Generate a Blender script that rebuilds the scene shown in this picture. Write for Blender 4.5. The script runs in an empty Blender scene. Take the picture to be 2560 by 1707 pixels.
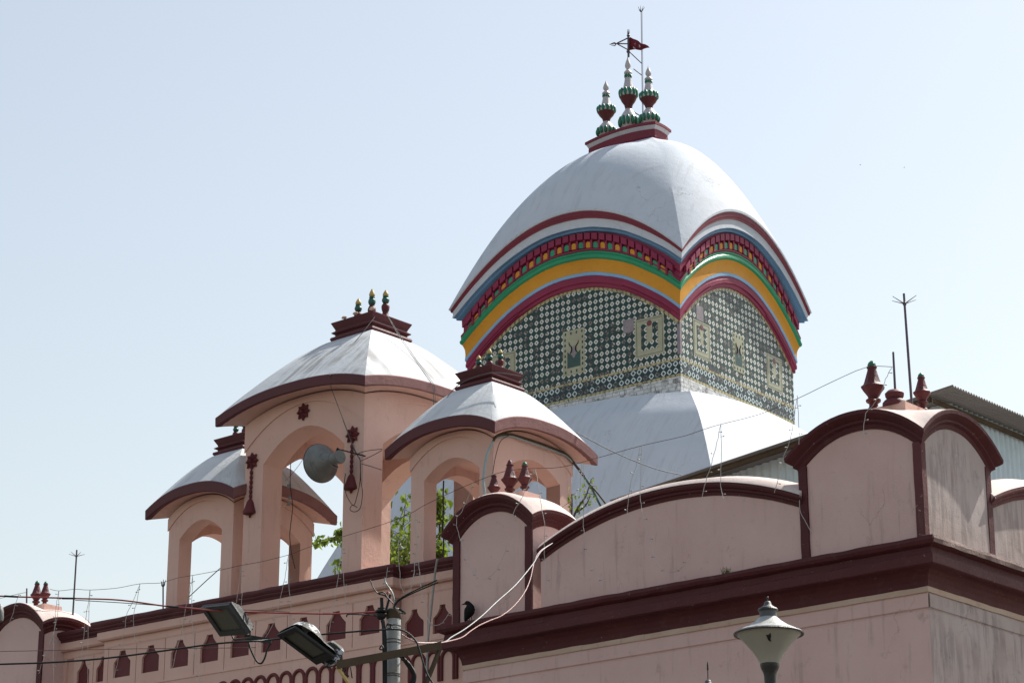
import bpy, bmesh, math, random
import numpy as np
from mathutils import Vector, Matrix, noise
from mathutils.geometry import tessellate_polygon
R = math.radians
SC = bpy.context.scene
COL = SC.collection
rnd = random.Random(7)

# ------------------------------------------------------------------ camera
PITCH = math.atan((2880 - 853.5) / 6000.0)
CZ = 1.6
cam_d = bpy.data.cameras.new('camera')
cam_d.sensor_width = 36.0
cam_d.lens = 36.0 * 6000 / 2560
cam_d.clip_start = 0.1
cam_d.clip_end = 20000
cam = bpy.data.objects.new('camera', cam_d)
COL.objects.link(cam)
cam.location = (0, 0, CZ)
cam.rotation_euler = (math.pi / 2 + PITCH, 0, 0)
SC.camera = cam

# ------------------------------------------------------------------ sky, sun, exposure
SUN_AZ, SUN_EL = 51.5, 50.5          # azimuth clockwise from +Y
world = bpy.data.worlds.new("World")
SC.world = world
world.use_nodes = True
wn = world.node_tree.nodes
wl = world.node_tree.links
bg = wn['Background']
sky = wn.new('ShaderNodeTexSky')
sky.sky_type = 'NISHITA'
sky.sun_disc = False
sky.sun_elevation = R(SUN_EL)
sky.sun_rotation = R(SUN_AZ)
sky.air_density = 1.6
sky.dust_density = 1.3
sky.ozone_density = 0.4
hs_ = wn.new('ShaderNodeHueSaturation')          # milky haze: the real sky is paler than the clear-air model
hs_.inputs['Saturation'].default_value = 0.68
wl.new(sky.outputs[0], hs_.inputs['Color'])
tn_ = wn.new('ShaderNodeMix'); tn_.data_type = 'RGBA'; tn_.blend_type = 'MULTIPLY'; tn_.inputs['Factor'].default_value = 1.0
tn_.inputs[7].default_value = (1.0, 0.962, 0.937, 1)
wl.new(hs_.outputs[0], tn_.inputs[6])
wl.new(tn_.outputs[2], bg.inputs[0])
bg.inputs[1].default_value = 0.105
sun_d = bpy.data.lights.new('sun', 'SUN')
sun_d.energy = 5.0
sun_d.angle = R(0.55)
sun_d.color = (1.0, 0.95, 0.87)
sun = bpy.data.objects.new('sun', sun_d)
COL.objects.link(sun)
sv = Vector((math.sin(R(SUN_AZ)) * math.cos(R(SUN_EL)), math.cos(R(SUN_AZ)) * math.cos(R(SUN_EL)), math.sin(R(SUN_EL))))
sun.rotation_euler = sv.to_track_quat('Z', 'Y').to_euler()
sun.location = (20, 10, 60)
SC.view_settings.view_transform = 'Standard'
SC.view_settings.look = 'None'
SC.view_settings.exposure = 0.61
SC.view_settings.gamma = 1.0

# ------------------------------------------------------------------ frames
CP, SP = math.cos(PITCH), math.sin(PITCH)
def ray(px, py):
    x = (px - 1280) / 6000; y = -(py - 853.5) / 6000
    return Vector((x, CP - y * SP, SP + y * CP))
def at(px, py, Y):
    r = ray(px, py)
    return Vector((0, 0, CZ)) + r * (Y / r.y)

class Frame:
    """local axes: s to the left-back along the shaded faces, v to the right-back, z up"""
    def __init__(self, origin, ang):
        a = R(ang)
        self.o = Vector((origin[0], origin[1], 0))
        self.u = Vector((-math.sin(a), math.cos(a), 0)); self.w = Vector((math.cos(a), math.sin(a), 0))
        self.rot = R(ang - 90)
    def pt(self, s, v, z):
        return self.o + self.u * s + self.w * v + Vector((0, 0, z))
    def sv(self, P):
        d = Vector(P) - self.o
        return d.dot(self.u), d.dot(self.w), P[2]
    def hit(self, px, py, v):            # ray against the vertical plane v = const
        r = ray(px, py); c = Vector((0, 0, CZ))
        t = (self.o + self.w * v - c).dot(self.w) / r.dot(self.w)
        return c + r * t
G = Frame((5.3, 30.0), 48.8)             # gateway, gallery and roof pavilions
T = Frame((3.916, 53.0), 52.0)           # main temple tower

# ------------------------------------------------------------------ object helpers
def tag(o, label=None, cat=None, group=None, kind=None):
    if label: o['label'] = label
    if cat: o['category'] = cat
    if group: o['group'] = group
    if kind: o['kind'] = kind
    return o
def empty(name, loc, rz=0.0, label=None, cat=None, group=None):
    o = bpy.data.objects.new(name, None)
    o.empty_display_size = 0.3
    COL.objects.link(o)
    o.location = loc; o.rotation_euler = (0, 0, rz)
    return tag(o, label, cat, group)
def copy_tree(o, parent=None):
    c = o.copy(); COL.objects.link(c); c.parent = parent
    for ch in list(o.children): copy_tree(ch, c)
    return c

class MB:
    def __init__(self, f=None):
        self.v = []; self.f = []; self.m = []
        self.fn = f or (lambda p: p)
        self.cur = 0
    def vert(self, p):
        self.v.append(Vector(self.fn(p))); return len(self.v) - 1
    def face(self, ids):
        self.f.append(tuple(ids)); self.m.append(self.cur)
    def poly(self, pts):
        self.face([self.vert(p) for p in pts])
    def box(self, a, b):
        x0, y0, z0 = a; x1, y1, z1 = b
        c = [self.vert(p) for p in ((x0,y0,z0),(x1,y0,z0),(x1,y1,z0),(x0,y1,z0),(x0,y0,z1),(x1,y0,z1),(x1,y1,z1),(x0,y1,z1))]
        for q in ((0,3,2,1),(4,5,6,7),(0,1,5,4),(1,2,6,5),(2,3,7,6),(3,0,4,7)):
            self.face([c[i] for i in q])
    def obox(self, o, e1, e2, e3):
        o, e1, e2, e3 = map(Vector, (o, e1, e2, e3))
        c = [self.vert(p) for p in (o, o+e1, o+e1+e2, o+e2, o+e3, o+e1+e3, o+e1+e2+e3, o+e2+e3)]
        for q in ((0,3,2,1),(4,5,6,7),(0,1,5,4),(1,2,6,5),(2,3,7,6),(3,0,4,7)):
            self.face([c[i] for i in q])
    def prism(self, pts, vec, holes=()):
        """pts: 3D outline (planar); extruded along vec; holes: list of outlines"""
        vec = Vector(vec)
        loops = [[Vector(p) for p in pts]] + [[Vector(p) for p in h] for h in holes]
        flat = [p for l in loops for p in l]
        tris = tessellate_polygon(loops)
        a = [self.vert(p) for p in flat]; b = [self.vert(p + vec) for p in flat]
        for t in tris:
            self.face([a[i] for i in t]); self.face([b[i] for i in reversed(t)])
        k = 0
        for l in loops:
            n = len(l)
            for i in range(n):
                j = (i + 1) % n
                self.face((a[k+i], a[k+j], b[k+j], b[k+i]))
            k += n
    def tube(self, pts, rad, n=8, cap=True):
        pts = [Vector(p) for p in pts]
        if not hasattr(rad, '__len__'): rad = [rad] * len(pts)
        rings = []
        t0 = (pts[1] - pts[0]).normalized()
        ref = Vector((0, 0, 1)) if abs(t0.z) < 0.9 else Vector((1, 0, 0))
        nx = t0.cross(ref).normalized()
        for i, p in enumerate(pts):
            if i == 0: t = t0
            elif i == len(pts) - 1: t = (pts[i] - pts[i-1]).normalized()
            else:
                t = ((pts[i+1] - p).normalized() + (p - pts[i-1]).normalized())
                t = t.normalized() if t.length > 1e-6 else (pts[i+1] - p).normalized()
            nx = (nx - t * nx.dot(t))
            nx = nx.normalized() if nx.length > 1e-6 else t.orthogonal().normalized()
            ny = t.cross(nx)
            r = rad[i]
            if hasattr(r, '__len__'): ra, rb = r
            else: ra = rb = r
            rings.append([self.vert(p + nx * (ra * math.cos(2*math.pi*k/n)) + ny * (rb * math.sin(2*math.pi*k/n))) for k in range(n)])
        for a, b in zip(rings, rings[1:]):
            for k in range(n):
                j = (k + 1) % n
                self.face((a[k], a[j], b[j], b[k]))
        if cap:
            self.face(list(reversed(rings[0]))); self.face(rings[-1])
    def lathe(self, c, prof, n=20, ribs=0, amp=0.0):
        """prof: list of (r, z)"""
        c = Vector(c)
        rings = []
        for r, z in prof:
            rr = []
            for k in range(n):
                a = 2 * math.pi * k / n
                q = r * (1 + amp * abs(math.cos(a * ribs / 2))) if ribs else r
                rr.append(self.vert(c + Vector((q * math.cos(a), q * math.sin(a), z))))
            rings.append(rr)
        for a, b in zip(rings, rings[1:]):
            for k in range(n):
                j = (k + 1) % n
                self.face((a[k], a[j], b[j], b[k]))
        self.face(list(reversed(rings[0]))); self.face(rings[-1])
    def ball(self, c, rx, ry, rz, n=10, m=7, rot=None):
        c = Vector(c)
        M = rot or Matrix.Identity(3)
        rings = []
        for i in range(1, m):
            th = math.pi * i / m
            rings.append([self.vert(c + M @ Vector((rx*math.sin(th)*math.cos(2*math.pi*k/n), ry*math.sin(th)*math.sin(2*math.pi*k/n), rz*math.cos(th)))) for k in range(n)])
        top = self.vert(c + M @ Vector((0,0,rz))); bot = self.vert(c + M @ Vector((0,0,-rz)))
        for a, b in zip(rings, rings[1:]):
            for k in range(n):
                j = (k+1) % n
                self.face((a[k], b[k], b[j], a[j]))
        for k in range(n):
            j = (k+1) % n
            self.face((top, rings[0][k], rings[0][j])); self.face((bot, rings[-1][j], rings[-1][k]))
    def bowloft(self, rect, rings, n=16, p=2.0, vscale=1.0, close_top=False, close_bot=False, wob=0.0):
        """four-sided ring loft; rect=(s0,s1,v0,v1); rings=[(offset,z,rise)]; edges bow up by rise*(1-|t|^p)"""
        s0, s1, v0, v1 = rect
        ids = []
        for ring in rings:
            o, z, rise = ring[:3]
            a0, a1, b0, b1 = s0 - o, s1 + o, v0 - o, v1 + o
            row = []
            for side in range(4):
                for k in range(n):
                    t = -1 + 2 * k / n
                    h = z + rise * (1 - abs(t) ** p) * (vscale if side % 2 else 1.0)
                    f = (t + 1) / 2
                    if side == 0: q = (a0 + (a1 - a0) * f, b0)
                    elif side == 1: q = (a1, b0 + (b1 - b0) * f)
                    elif side == 2: q = (a1 + (a0 - a1) * f, b1)
                    else: q = (a0, b1 + (b0 - b1) * f)
                    if wob:              # hand-laid plaster is never dead straight
                        h += wob * (noise.noise(Vector((side * 7 + f * 9, 0.3, 0))) + 0.35 * noise.noise(Vector((side * 5 + f * 30, z * 6, 1.7))))
                    row.append(self.vert((q[0], q[1], h)))
            ids.append(row)
        N = 4 * n
        for a, b in zip(ids, ids[1:]):
            for k in range(N):
                j = (k + 1) % N
                self.face((a[k], a[j], b[j], b[k]))
        if close_top: self.face(ids[-1])
        if close_bot: self.face(list(reversed(ids[0])))
    def sweep(self, path, prof, seg=0.0, jit=0.0):
        """path: (s,v) polyline, outward on the side away from the building (see sign); prof: (off,z)"""
        P = []
        for i in range(len(path) - 1):
            a = Vector(path[i]); b = Vector(path[i+1])
            n = max(1, int((b - a).length / seg)) if seg else 1
            for k in range(n): P.append((a + (b - a) * (k / n), i, k == 0))
        P.append((Vector(path[-1]), len(path) - 2, True))
        def nrm(i):
            d = (Vector(path[i+1]) - Vector(path[i])).normalized()
            return Vector((-d.y, d.x))
        rows = []
        for q, i, corner in P:
            n2 = nrm(i); m = n2
            if corner and 0 < i and (q - Vector(path[i])).length < 1e-6:
                n1 = nrm(i - 1)
                m = (n1 + n2); m = m / max(0.2, m.dot(n2))
            row = []
            for o, z in prof:
                jz = jo = 0
                if jit:
                    nv = noise.noise_vector(Vector((q.x * 3.1 + o * 9, q.y * 3.1, z * 7)))
                    jo, jz = nv.x * jit, nv.y * jit
                row.append(self.vert((q.x + m.x * (o + jo), q.y + m.y * (o + jo), z + jz)))
            rows.append(row)
        for a, b in zip(rows, rows[1:]):
            for k in range(len(prof) - 1):
                self.face((a[k], a[k+1], b[k+1], b[k]))
        self.face(rows[0]); self.face(list(reversed(rows[-1])))
    def build(self, name, mats, parent=None, smooth=None, fix=True):
        me = bpy.data.meshes.new(name)
        me.from_pydata([tuple(p) for p in self.v], [], self.f)
        if not isinstance(mats, (list, tuple)): mats = [mats]
        for m in mats: me.materials.append(m)
        me.polygons.foreach_set('material_index', self.m)
        if fix:
            bm = bmesh.new(); bm.from_mesh(me)
            bmesh.ops.remove_doubles(bm, verts=bm.verts, dist=1e-5)
            bmesh.ops.recalc_face_normals(bm, faces=bm.faces)
            bm.to_mesh(me); bm.free()
        if smooth is not None:
            me.polygons.foreach_set('use_smooth', [True] * len(me.polygons))
            me.set_sharp_from_angle(angle=R(smooth))
        me.update()
        o = bpy.data.objects.new(name, me)
        COL.objects.link(o)
        if parent: o.parent = parent
        return o

def thing(name, fr, s, v, z, label, cat, group=None):
    """Empty at the thing's base plus a builder that takes frame coordinates (s, v, z)"""
    e = empty(name, fr.pt(s, v, z), fr.rot, label, cat, group)
    def mb(): return MB(lambda p: (-(p[0] - s), p[1] - v, p[2] - z))
    return e, mb
def wthing(name, loc, label, cat, group=None):
    loc = Vector(loc)
    e = empty(name, loc, 0, label, cat, group)
    def mb(): return MB(lambda p: Vector(p) - loc)
    return e, mb
def solo(name, loc, mat, fill, label, cat, group=None, smooth=None):
    """a thing that is one mesh, its origin at loc, fill(mb) in world coordinates"""
    loc = Vector(loc)
    m = MB(lambda p: Vector(p) - loc); fill(m)
    o = m.build(name, mat, None, smooth); o.location = loc
    return tag(o, label, cat, group)

# ------------------------------------------------------------------ materials
class NT:
    def __init__(self, name):
        self.mat = bpy.data.materials.new(name); self.mat.use_nodes = True
        self.t = self.mat.node_tree; self.b = self.t.nodes['Principled BSDF']
        self.tc = self.t.nodes.new('ShaderNodeTexCoord')
    def n(self, kind, **kw):
        x = self.t.nodes.new(kind)
        for k, v in kw.items(): setattr(x, k, v)
        return x
    def link(self, a, b): self.t.links.new(a, b)
    def val(self, s, v):
        if hasattr(v, 'is_output') or isinstance(v, bpy.types.NodeSocket): self.link(v, s)
        else: s.default_value = v
    def m(self, op, a, b=None, c=None, clamp=False):
        x = self.n('ShaderNodeMath', operation=op, use_clamp=clamp)
        self.val(x.inputs[0], a)
        if b is not None: self.val(x.inputs[1], b)
        if c is not None: self.val(x.inputs[2], c)
        return x.outputs[0]
    def noise(self, scale, detail=6, rough=0.6, stretch=(1, 1, 1), dist=0.0, coord=None):
        mp = self.n('ShaderNodeMapping'); mp.inputs['Scale'].default_value = stretch
        self.link(coord or self.tc.outputs['Object'], mp.inputs[0])
        x = self.n('ShaderNodeTexNoise')
        x.inputs['Scale'].default_value = scale; x.inputs['Detail'].default_value = detail
        x.inputs['Roughness'].default_value = rough; x.inputs['Distortion'].default_value = dist
        self.link(mp.outputs[0], x.inputs['Vector'])
        return x.outputs['Fac']
    def ramp(self, f, a, b, ca=0.0, cb=1.0):
        x = self.n('ShaderNodeMapRange'); x.clamp = True
        self.val(x.inputs[0], f)
        for i, q in enumerate((a, b, ca, cb)): x.inputs[i + 1].default_value = q
        return x.outputs[0]
    def mix(self, f, a, b):
        x = self.n('ShaderNodeMix', data_type='RGBA')
        self.val(x.inputs['Factor'], f)
        for s, q in ((x.inputs[6], a), (x.inputs[7], b)):
            if isinstance(q, (tuple, list)): s.default_value = (*q[:3], 1)
            else: self.link(q, s)
        return x.outputs[2]
    def bump(self, h, strength, dist):
        x = self.n('ShaderNodeBump'); x.inputs['Strength'].default_value = strength; x.inputs['Distance'].default_value = dist
        self.val(x.inputs['Height'], h); self.link(x.outputs[0], self.b.inputs['Normal'])
    def fin(self, col, rough=0.8, spec=0.3, metal=0.0):
        if isinstance(col, (tuple, list)): self.b.inputs['Base Color'].default_value = (*col[:3], 1)
        else: self.link(col, self.b.inputs['Base Color'])
        self.val(self.b.inputs['Roughness'], rough)
        self.b.inputs['Specular IOR Level'].default_value = spec
        self.b.inputs['Metallic'].default_value = metal
        return self.mat

def paint(name, c, c2=None, dirt=(0.12, 0.09, 0.08), d_amt=0.35, d_thr=0.56, streak=0.0, streak_thr=0.55, streak_col=None,
          rough=0.8, spec=0.25, bump=0.4, bdist=0.01, chips=0.0, chip_col=(0.45, 0.38, 0.33), sc=1.0, metal=0.0, cracks=0.0, patch=None):
    t = NT(name)
    c2 = c2 or tuple(x * 0.82 for x in c)
    n1 = t.noise(1.3 * sc, 8, 0.6)
    col = t.mix(t.ramp(n1, 0.35, 0.68), c, c2)
    n2 = t.noise(4.5 * sc, 10, 0.72, dist=0.3)
    col = t.mix(t.ramp(n2, d_thr, d_thr + 0.16, 0, d_amt), col, dirt)
    if streak:
        sp = t.n('ShaderNodeSeparateXYZ'); t.link(t.tc.outputs['Object'], sp.inputs[0])
        sn = t.n('ShaderNodeSeparateXYZ'); t.link(t.tc.outputs['Normal'], sn.inputs[0])
        ln = t.m('ADD', t.m('SQRT', t.m('ADD', t.m('MULTIPLY', sn.outputs[0], sn.outputs[0]), t.m('MULTIPLY', sn.outputs[1], sn.outputs[1]))), 0.001)
        tg = t.m('DIVIDE', t.m('SUBTRACT', t.m('MULTIPLY', sp.outputs[0], sn.outputs[1]), t.m('MULTIPLY', sp.outputs[1], sn.outputs[0])), ln)
        cv = t.n('ShaderNodeCombineXYZ'); t.link(tg, cv.inputs[0]); t.link(sp.outputs[2], cv.inputs[1])   # runs of rain water follow the fall of the surface
        n3 = t.noise(3.2 * sc, 8, 0.65, stretch=(2.6, 0.26, 1.0), coord=cv.outputs[0])
        n4 = t.noise(0.9 * sc, 3, 0.5)
        f = t.m('MULTIPLY', t.ramp(n3, streak_thr, streak_thr + 0.10, 0, streak), t.ramp(n4, 0.40, 0.54))
        col = t.mix(f, col, streak_col or dirt)
    if chips:
        n5 = t.noise(14 * sc, 8, 0.75)
        col = t.mix(t.ramp(n5, 0.66 - chips * 0.1, 0.68 - chips * 0.1, 0, 0.8), col, chip_col)
    if patch:
        pn = t.noise(patch[1], 7, 0.62, dist=0.6)
        col = t.mix(t.ramp(pn, patch[2], patch[2] + 0.02), col, patch[0])
    if cracks:
        mp = t.n('ShaderNodeMapping'); mp.inputs['Scale'].default_value = (0.9, 0.9, 0.55)
        wv = t.n('ShaderNodeTexNoise'); wv.inputs['Scale'].default_value = 2.5; wv.inputs['Detail'].default_value = 6
        t.link(t.tc.outputs['Object'], wv.inputs['Vector'])
        vm = t.n('ShaderNodeVectorMath', operation='MULTIPLY_ADD'); t.link(wv.outputs['Color'], vm.inputs[0]); vm.inputs[1].default_value = (0.9, 0.9, 0.9); t.link(t.tc.outputs['Object'], vm.inputs[2])
        t.link(vm.outputs[0], mp.inputs[0])
        vo = t.n('ShaderNodeTexVoronoi', feature='DISTANCE_TO_EDGE'); vo.inputs['Scale'].default_value = 0.8; t.link(mp.outputs[0], vo.inputs['Vector'])
        line = t.m('MULTIPLY', t.m('LESS_THAN', vo.outputs['Distance'], 0.004), t.ramp(t.noise(0.7, 3, 0.5), 0.52, 0.6, 0, cracks))
        col = t.mix(line, col, (0.10, 0.075, 0.07))
        spots = t.m('MULTIPLY', t.ramp(t.noise(11, 3, 0.6), 0.70, 0.74), t.ramp(t.noise(1.1, 2, 0.5), 0.5, 0.62, 0, cracks))
        col = t.mix(spots, col, (0.09, 0.075, 0.07))
    hb = t.m('ADD', t.noise(45 * sc, 4, 0.6), t.m('MULTIPLY', t.noise(6 * sc, 4, 0.55), 1.6))
    t.bump(hb, bump, bdist)
    return t.fin(col, rough, spec, metal)

M = {}
PINK = (0.69, 0.465, 0.40)
M['pink'] = paint('pink_plaster', PINK, (0.645, 0.415, 0.35), d_amt=0.26, d_thr=0.59, streak=0.22, streak_col=(0.27, 0.19, 0.17), cracks=0.15)
M['pink2'] = paint('gateway_pink_plaster', (0.635, 0.455, 0.425), (0.585, 0.405, 0.375), d_amt=0.4, d_thr=0.59, streak=0.3, streak_col=(0.24, 0.18, 0.17), cracks=0.32)
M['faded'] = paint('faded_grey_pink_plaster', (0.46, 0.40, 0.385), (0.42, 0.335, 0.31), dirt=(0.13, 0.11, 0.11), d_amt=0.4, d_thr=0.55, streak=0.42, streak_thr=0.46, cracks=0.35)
M['pale'] = paint('pale_unpainted_plaster', (0.56, 0.44, 0.36), (0.48, 0.34, 0.26), d_amt=0.4, d_thr=0.56)
M['maroon'] = paint('maroon_paint', (0.108, 0.030, 0.036), (0.09, 0.026, 0.031), dirt=(0.05, 0.035, 0.035), d_amt=0.35, chips=0.0, chip_col=(0.4, 0.3, 0.28), rough=0.55)
M['maroon_worn'] = paint('worn_maroon_paint', (0.135, 0.042, 0.045), (0.10, 0.034, 0.036), dirt=(0.28, 0.20, 0.19), d_amt=0.55, d_thr=0.60, streak=0.3, streak_col=(0.25, 0.18, 0.17), chips=0.35, rough=0.7, bump=0.7)
M['maroon_dark'] = paint('cornice_maroon_paint', (0.085, 0.018, 0.021), (0.068, 0.015, 0.018), d_amt=0.3, rough=0.6, bump=0.6, chips=0.05)
M['worn_edge'] = paint('bare_worn_cornice_edge', (0.24, 0.17, 0.155), (0.17, 0.11, 0.10), dirt=(0.40, 0.33, 0.29), d_amt=0.6, d_thr=0.52, bump=0.9, bdist=0.02)
M['groove'] = paint('groove_shadow_line', (0.30, 0.17, 0.15), d_amt=0.2)
M['niche'] = paint('niche_maroon_paint', (0.135, 0.030, 0.034), (0.115, 0.026, 0.03), d_amt=0.2, rough=0.6, bump=0.3)
M['white'] = paint('blue_tinted_limewash', (0.555, 0.60, 0.66), (0.515, 0.565, 0.63), dirt=(0.38, 0.37, 0.36), d_amt=0.4, d_thr=0.60, streak=0.3, streak_thr=0.5, streak_col=(0.36, 0.37, 0.39), cracks=0.4, bump=0.35, bdist=0.012)
M['white_old'] = paint('streaked_old_limewash', (0.58, 0.61, 0.64), (0.49, 0.515, 0.54), dirt=(0.30, 0.29, 0.27), d_amt=0.4, d_thr=0.60, streak=0.9, streak_thr=0.455, streak_col=(0.27, 0.27, 0.27), bump=0.5, chips=0.15, chip_col=(0.42, 0.40, 0.30))
M['white_roof'] = paint('pavilion_limewash', (0.60, 0.63, 0.65), (0.53, 0.555, 0.575), dirt=(0.33, 0.32, 0.30), d_amt=0.4, d_thr=0.63, streak=0.65, streak_thr=0.50, streak_col=(0.33, 0.33, 0.33), bump=0.45)
M['pink_roof'] = paint('faded_pink_roof_plaster', (0.64, 0.55, 0.51), (0.56, 0.46, 0.43), dirt=(0.25, 0.2, 0.18), d_amt=0.4, d_thr=0.6, streak=0.2, bump=0.5)
M['crimson'] = paint('crimson_paint', (0.27, 0.026, 0.075), (0.22, 0.022, 0.06), dirt=(0.1, 0.03, 0.04), d_amt=0.3, rough=0.5)
M['tower_maroon'] = paint('tower_maroon_paint', (0.20, 0.025, 0.045), (0.16, 0.022, 0.038), d_amt=0.3, rough=0.5)
M['orange'] = paint('ochre_orange_paint', (0.66, 0.31, 0.028), (0.60, 0.27, 0.024), dirt=(0.25, 0.14, 0.04), d_amt=0.35, rough=0.55)
M['green'] = paint('green_gloss_paint', (0.018, 0.30, 0.14), (0.015, 0.25, 0.115), d_amt=0.25, dirt=(0.02, 0.1, 0.06), rough=0.4, spec=0.4)
M['blue'] = paint('light_blue_paint', (0.25, 0.46, 0.70), (0.2, 0.4, 0.62), d_amt=0.3, rough=0.5)
M['blue_shaded'] = paint('shaded_blue_paint', (0.13, 0.26, 0.42), (0.10, 0.2, 0.33), d_amt=0.35, rough=0.5)  # eave shade put into the colour, darker than the light blue
M['fascia_sunlit'] = paint('sunlit_worn_maroon_paint', (0.25, 0.125, 0.12), (0.20, 0.095, 0.095), dirt=(0.11, 0.04, 0.042), d_amt=0.6, d_thr=0.56, rough=0.75, bump=0.7)  # lit copy of the fascia maroon: sunlight in the tone, plus worn speckle
M['petal'] = paint('dark_green_petal_paint', (0.012, 0.17, 0.095), (0.01, 0.14, 0.08), d_amt=0.15, rough=0.4, spec=0.4)
M['silver'] = paint('silver_grey_paint', (0.52, 0.50, 0.52), (0.42, 0.40, 0.43), d_amt=0.3, rough=0.45, spec=0.5)
M['yellow'] = paint('pale_yellow_paint', (0.52, 0.41, 0.16), (0.44, 0.33, 0.13), dirt=(0.25, 0.18, 0.08), d_amt=0.4, rough=0.5, sc=3)
M['bottle_green'] = paint('bottle_green_paint', (0.012, 0.12, 0.085), (0.01, 0.09, 0.07), d_amt=0.2, rough=0.35, spec=0.5, sc=3)
M['finial_maroon'] = paint('finial_maroon_paint', (0.115, 0.026, 0.030), (0.085, 0.021, 0.025), dirt=(0.24, 0.16, 0.15), d_amt=0.25, d_thr=0.6, rough=0.5, sc=3)
M['steel'] = paint('galvanised_pole_steel', (0.36, 0.37, 0.37), (0.28, 0.29, 0.29), dirt=(0.2, 0.13, 0.08), d_amt=0.5, rough=0.5, spec=0.5, streak=0.4, sc=2)
M['rod'] = paint('dull_rod_metal', (0.09, 0.075, 0.09), (0.07, 0.06, 0.07), rough=0.5, spec=0.5, sc=3)
M['rust'] = paint('rusty_angle_iron', (0.085, 0.062, 0.038), (0.06, 0.042, 0.026), dirt=(0.05, 0.04, 0.035), d_amt=0.6, rough=0.8, sc=3)
M['horn'] = paint('weathered_grey_horn', (0.17, 0.18, 0.175), (0.13, 0.135, 0.13), dirt=(0.06, 0.05, 0.04), d_amt=0.7, d_thr=0.54, streak=0.4, chips=0.08, chip_col=(0.6, 0.6, 0.62), rough=0.45, spec=0.5, sc=3)
M['black'] = paint('black_rubber', (0.018, 0.019, 0.02), (0.014, 0.014, 0.015), d_amt=0.1, rough=0.5, sc=5)
M['flood'] = paint('dark_grey_floodlight_housing', (0.032, 0.035, 0.036), (0.026, 0.028, 0.029), dirt=(0.08, 0.08, 0.075), d_amt=0.25, rough=0.55, spec=0.3, sc=3)
M['flood_mottled'] = paint('flaking_black_white_housing', (0.02, 0.022, 0.022), (0.018, 0.019, 0.02), dirt=(0.1, 0.1, 0.1), d_amt=0.4, rough=0.6, sc=1.6, bump=0.5, patch=((0.40, 0.42, 0.44), 7.0, 0.555))
M['red_wire'] = paint('red_brown_cable_sheath', (0.30, 0.06, 0.05), (0.24, 0.05, 0.045), d_amt=0.2, rough=0.45, sc=5)
M['pink_wire'] = paint('faded_pink_cable_sheath', (0.36, 0.20, 0.18), (0.27, 0.13, 0.12), d_amt=0.2, rough=0.4, spec=0.5, sc=5)
M['white_wire'] = paint('white_cable_sheath', (0.33, 0.35, 0.34), (0.24, 0.26, 0.25), d_amt=0.3, rough=0.4, spec=0.5, sc=5)
M['led_wire'] = paint('clear_string_light_wire', (0.55, 0.53, 0.50), (0.45, 0.42, 0.4), d_amt=0.2, rough=0.4, sc=5)
M['brown_wire'] = paint('thin_brown_wire', (0.10, 0.065, 0.06), (0.08, 0.05, 0.05), d_amt=0.1, rough=0.5, sc=5)
M['grey_wire'] = paint('grey_wire', (0.13, 0.13, 0.13), (0.1, 0.1, 0.1), d_amt=0.1, rough=0.5, sc=5)
M['teal'] = paint('pale_teal_conduit', (0.30, 0.40, 0.40), (0.24, 0.33, 0.33), d_amt=0.3, rough=0.5, sc=4)
M['dark_teal'] = paint('dark_teal_conduit', (0.06, 0.14, 0.14), (0.05, 0.11, 0.11), d_amt=0.3, rough=0.5, sc=4)
M['zinc'] = paint('zinc_white_sheet', (0.50, 0.62, 0.67), (0.42, 0.53, 0.58), dirt=(0.2, 0.23, 0.24), d_amt=0.3, streak=0.5, streak_col=(0.26, 0.29, 0.3), rough=0.5, spec=0.5, bump=0.1)
M['zinc_dark'] = paint('grey_roof_sheet', (0.18, 0.185, 0.185), (0.15, 0.155, 0.155), dirt=(0.12, 0.11, 0.1), d_amt=0.4, rough=0.6, spec=0.5, bump=0.1)
M['cap_metal'] = paint('peeling_white_lamp_cap', (0.42, 0.43, 0.42), (0.30, 0.31, 0.30), dirt=(0.09, 0.08, 0.06), d_amt=0.8, d_thr=0.50, rough=0.5, spec=0.5, sc=3.2)
M['vent_grey'] = paint('stained_grey_vent_metal', (0.085, 0.09, 0.095), (0.055, 0.058, 0.06), dirt=(0.42, 0.43, 0.42), d_amt=0.6, d_thr=0.58, rough=0.5, spec=0.5, sc=3)
M['post_black'] = paint('black_lamp_post_paint', (0.015, 0.016, 0.016), (0.012, 0.012, 0.012), dirt=(0.4, 0.42, 0.42), d_amt=0.5, d_thr=0.72, rough=0.4, spec=0.5, sc=3)
M['crow'] = paint('glossy_crow_feathers', (0.006, 0.006, 0.007), (0.010, 0.010, 0.011), d_amt=0.1, rough=0.7, spec=0.15, sc=12)
M['bark'] = paint('grey_brown_bark', (0.10, 0.075, 0.06), (0.07, 0.05, 0.04), rough=0.9, sc=6)
M['flag'] = paint('dark_red_flag_cloth', (0.17, 0.018, 0.03), (0.13, 0.015, 0.025), d_amt=0.1, rough=0.9, sc=3)
M['cream'] = paint('cream_glazed_tile', (0.40, 0.40, 0.27), (0.33, 0.32, 0.21), dirt=(0.16, 0.13, 0.09), d_amt=0.45, d_thr=0.57, rough=0.3, spec=0.5, sc=3)
M['tile_dark'] = paint('dark_green_glazed_tile', (0.015, 0.07, 0.055), (0.012, 0.05, 0.04), d_amt=0.2, rough=0.25, spec=0.5, sc=3)
M['tile_grey'] = paint('grey_violet_glazed_tile', (0.28, 0.25, 0.27), (0.2, 0.16, 0.18), dirt=(0.07, 0.05, 0.05), d_amt=0.6, rough=0.35, spec=0.5, sc=3)
M['tile_red'] = paint('deep_red_glazed_tile', (0.17, 0.03, 0.035), rough=0.3, spec=0.5)
M['ground'] = paint('dusty_street_ground', (0.11, 0.098, 0.083), (0.09, 0.08, 0.067), rough=0.9, sc=0.6)
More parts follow.
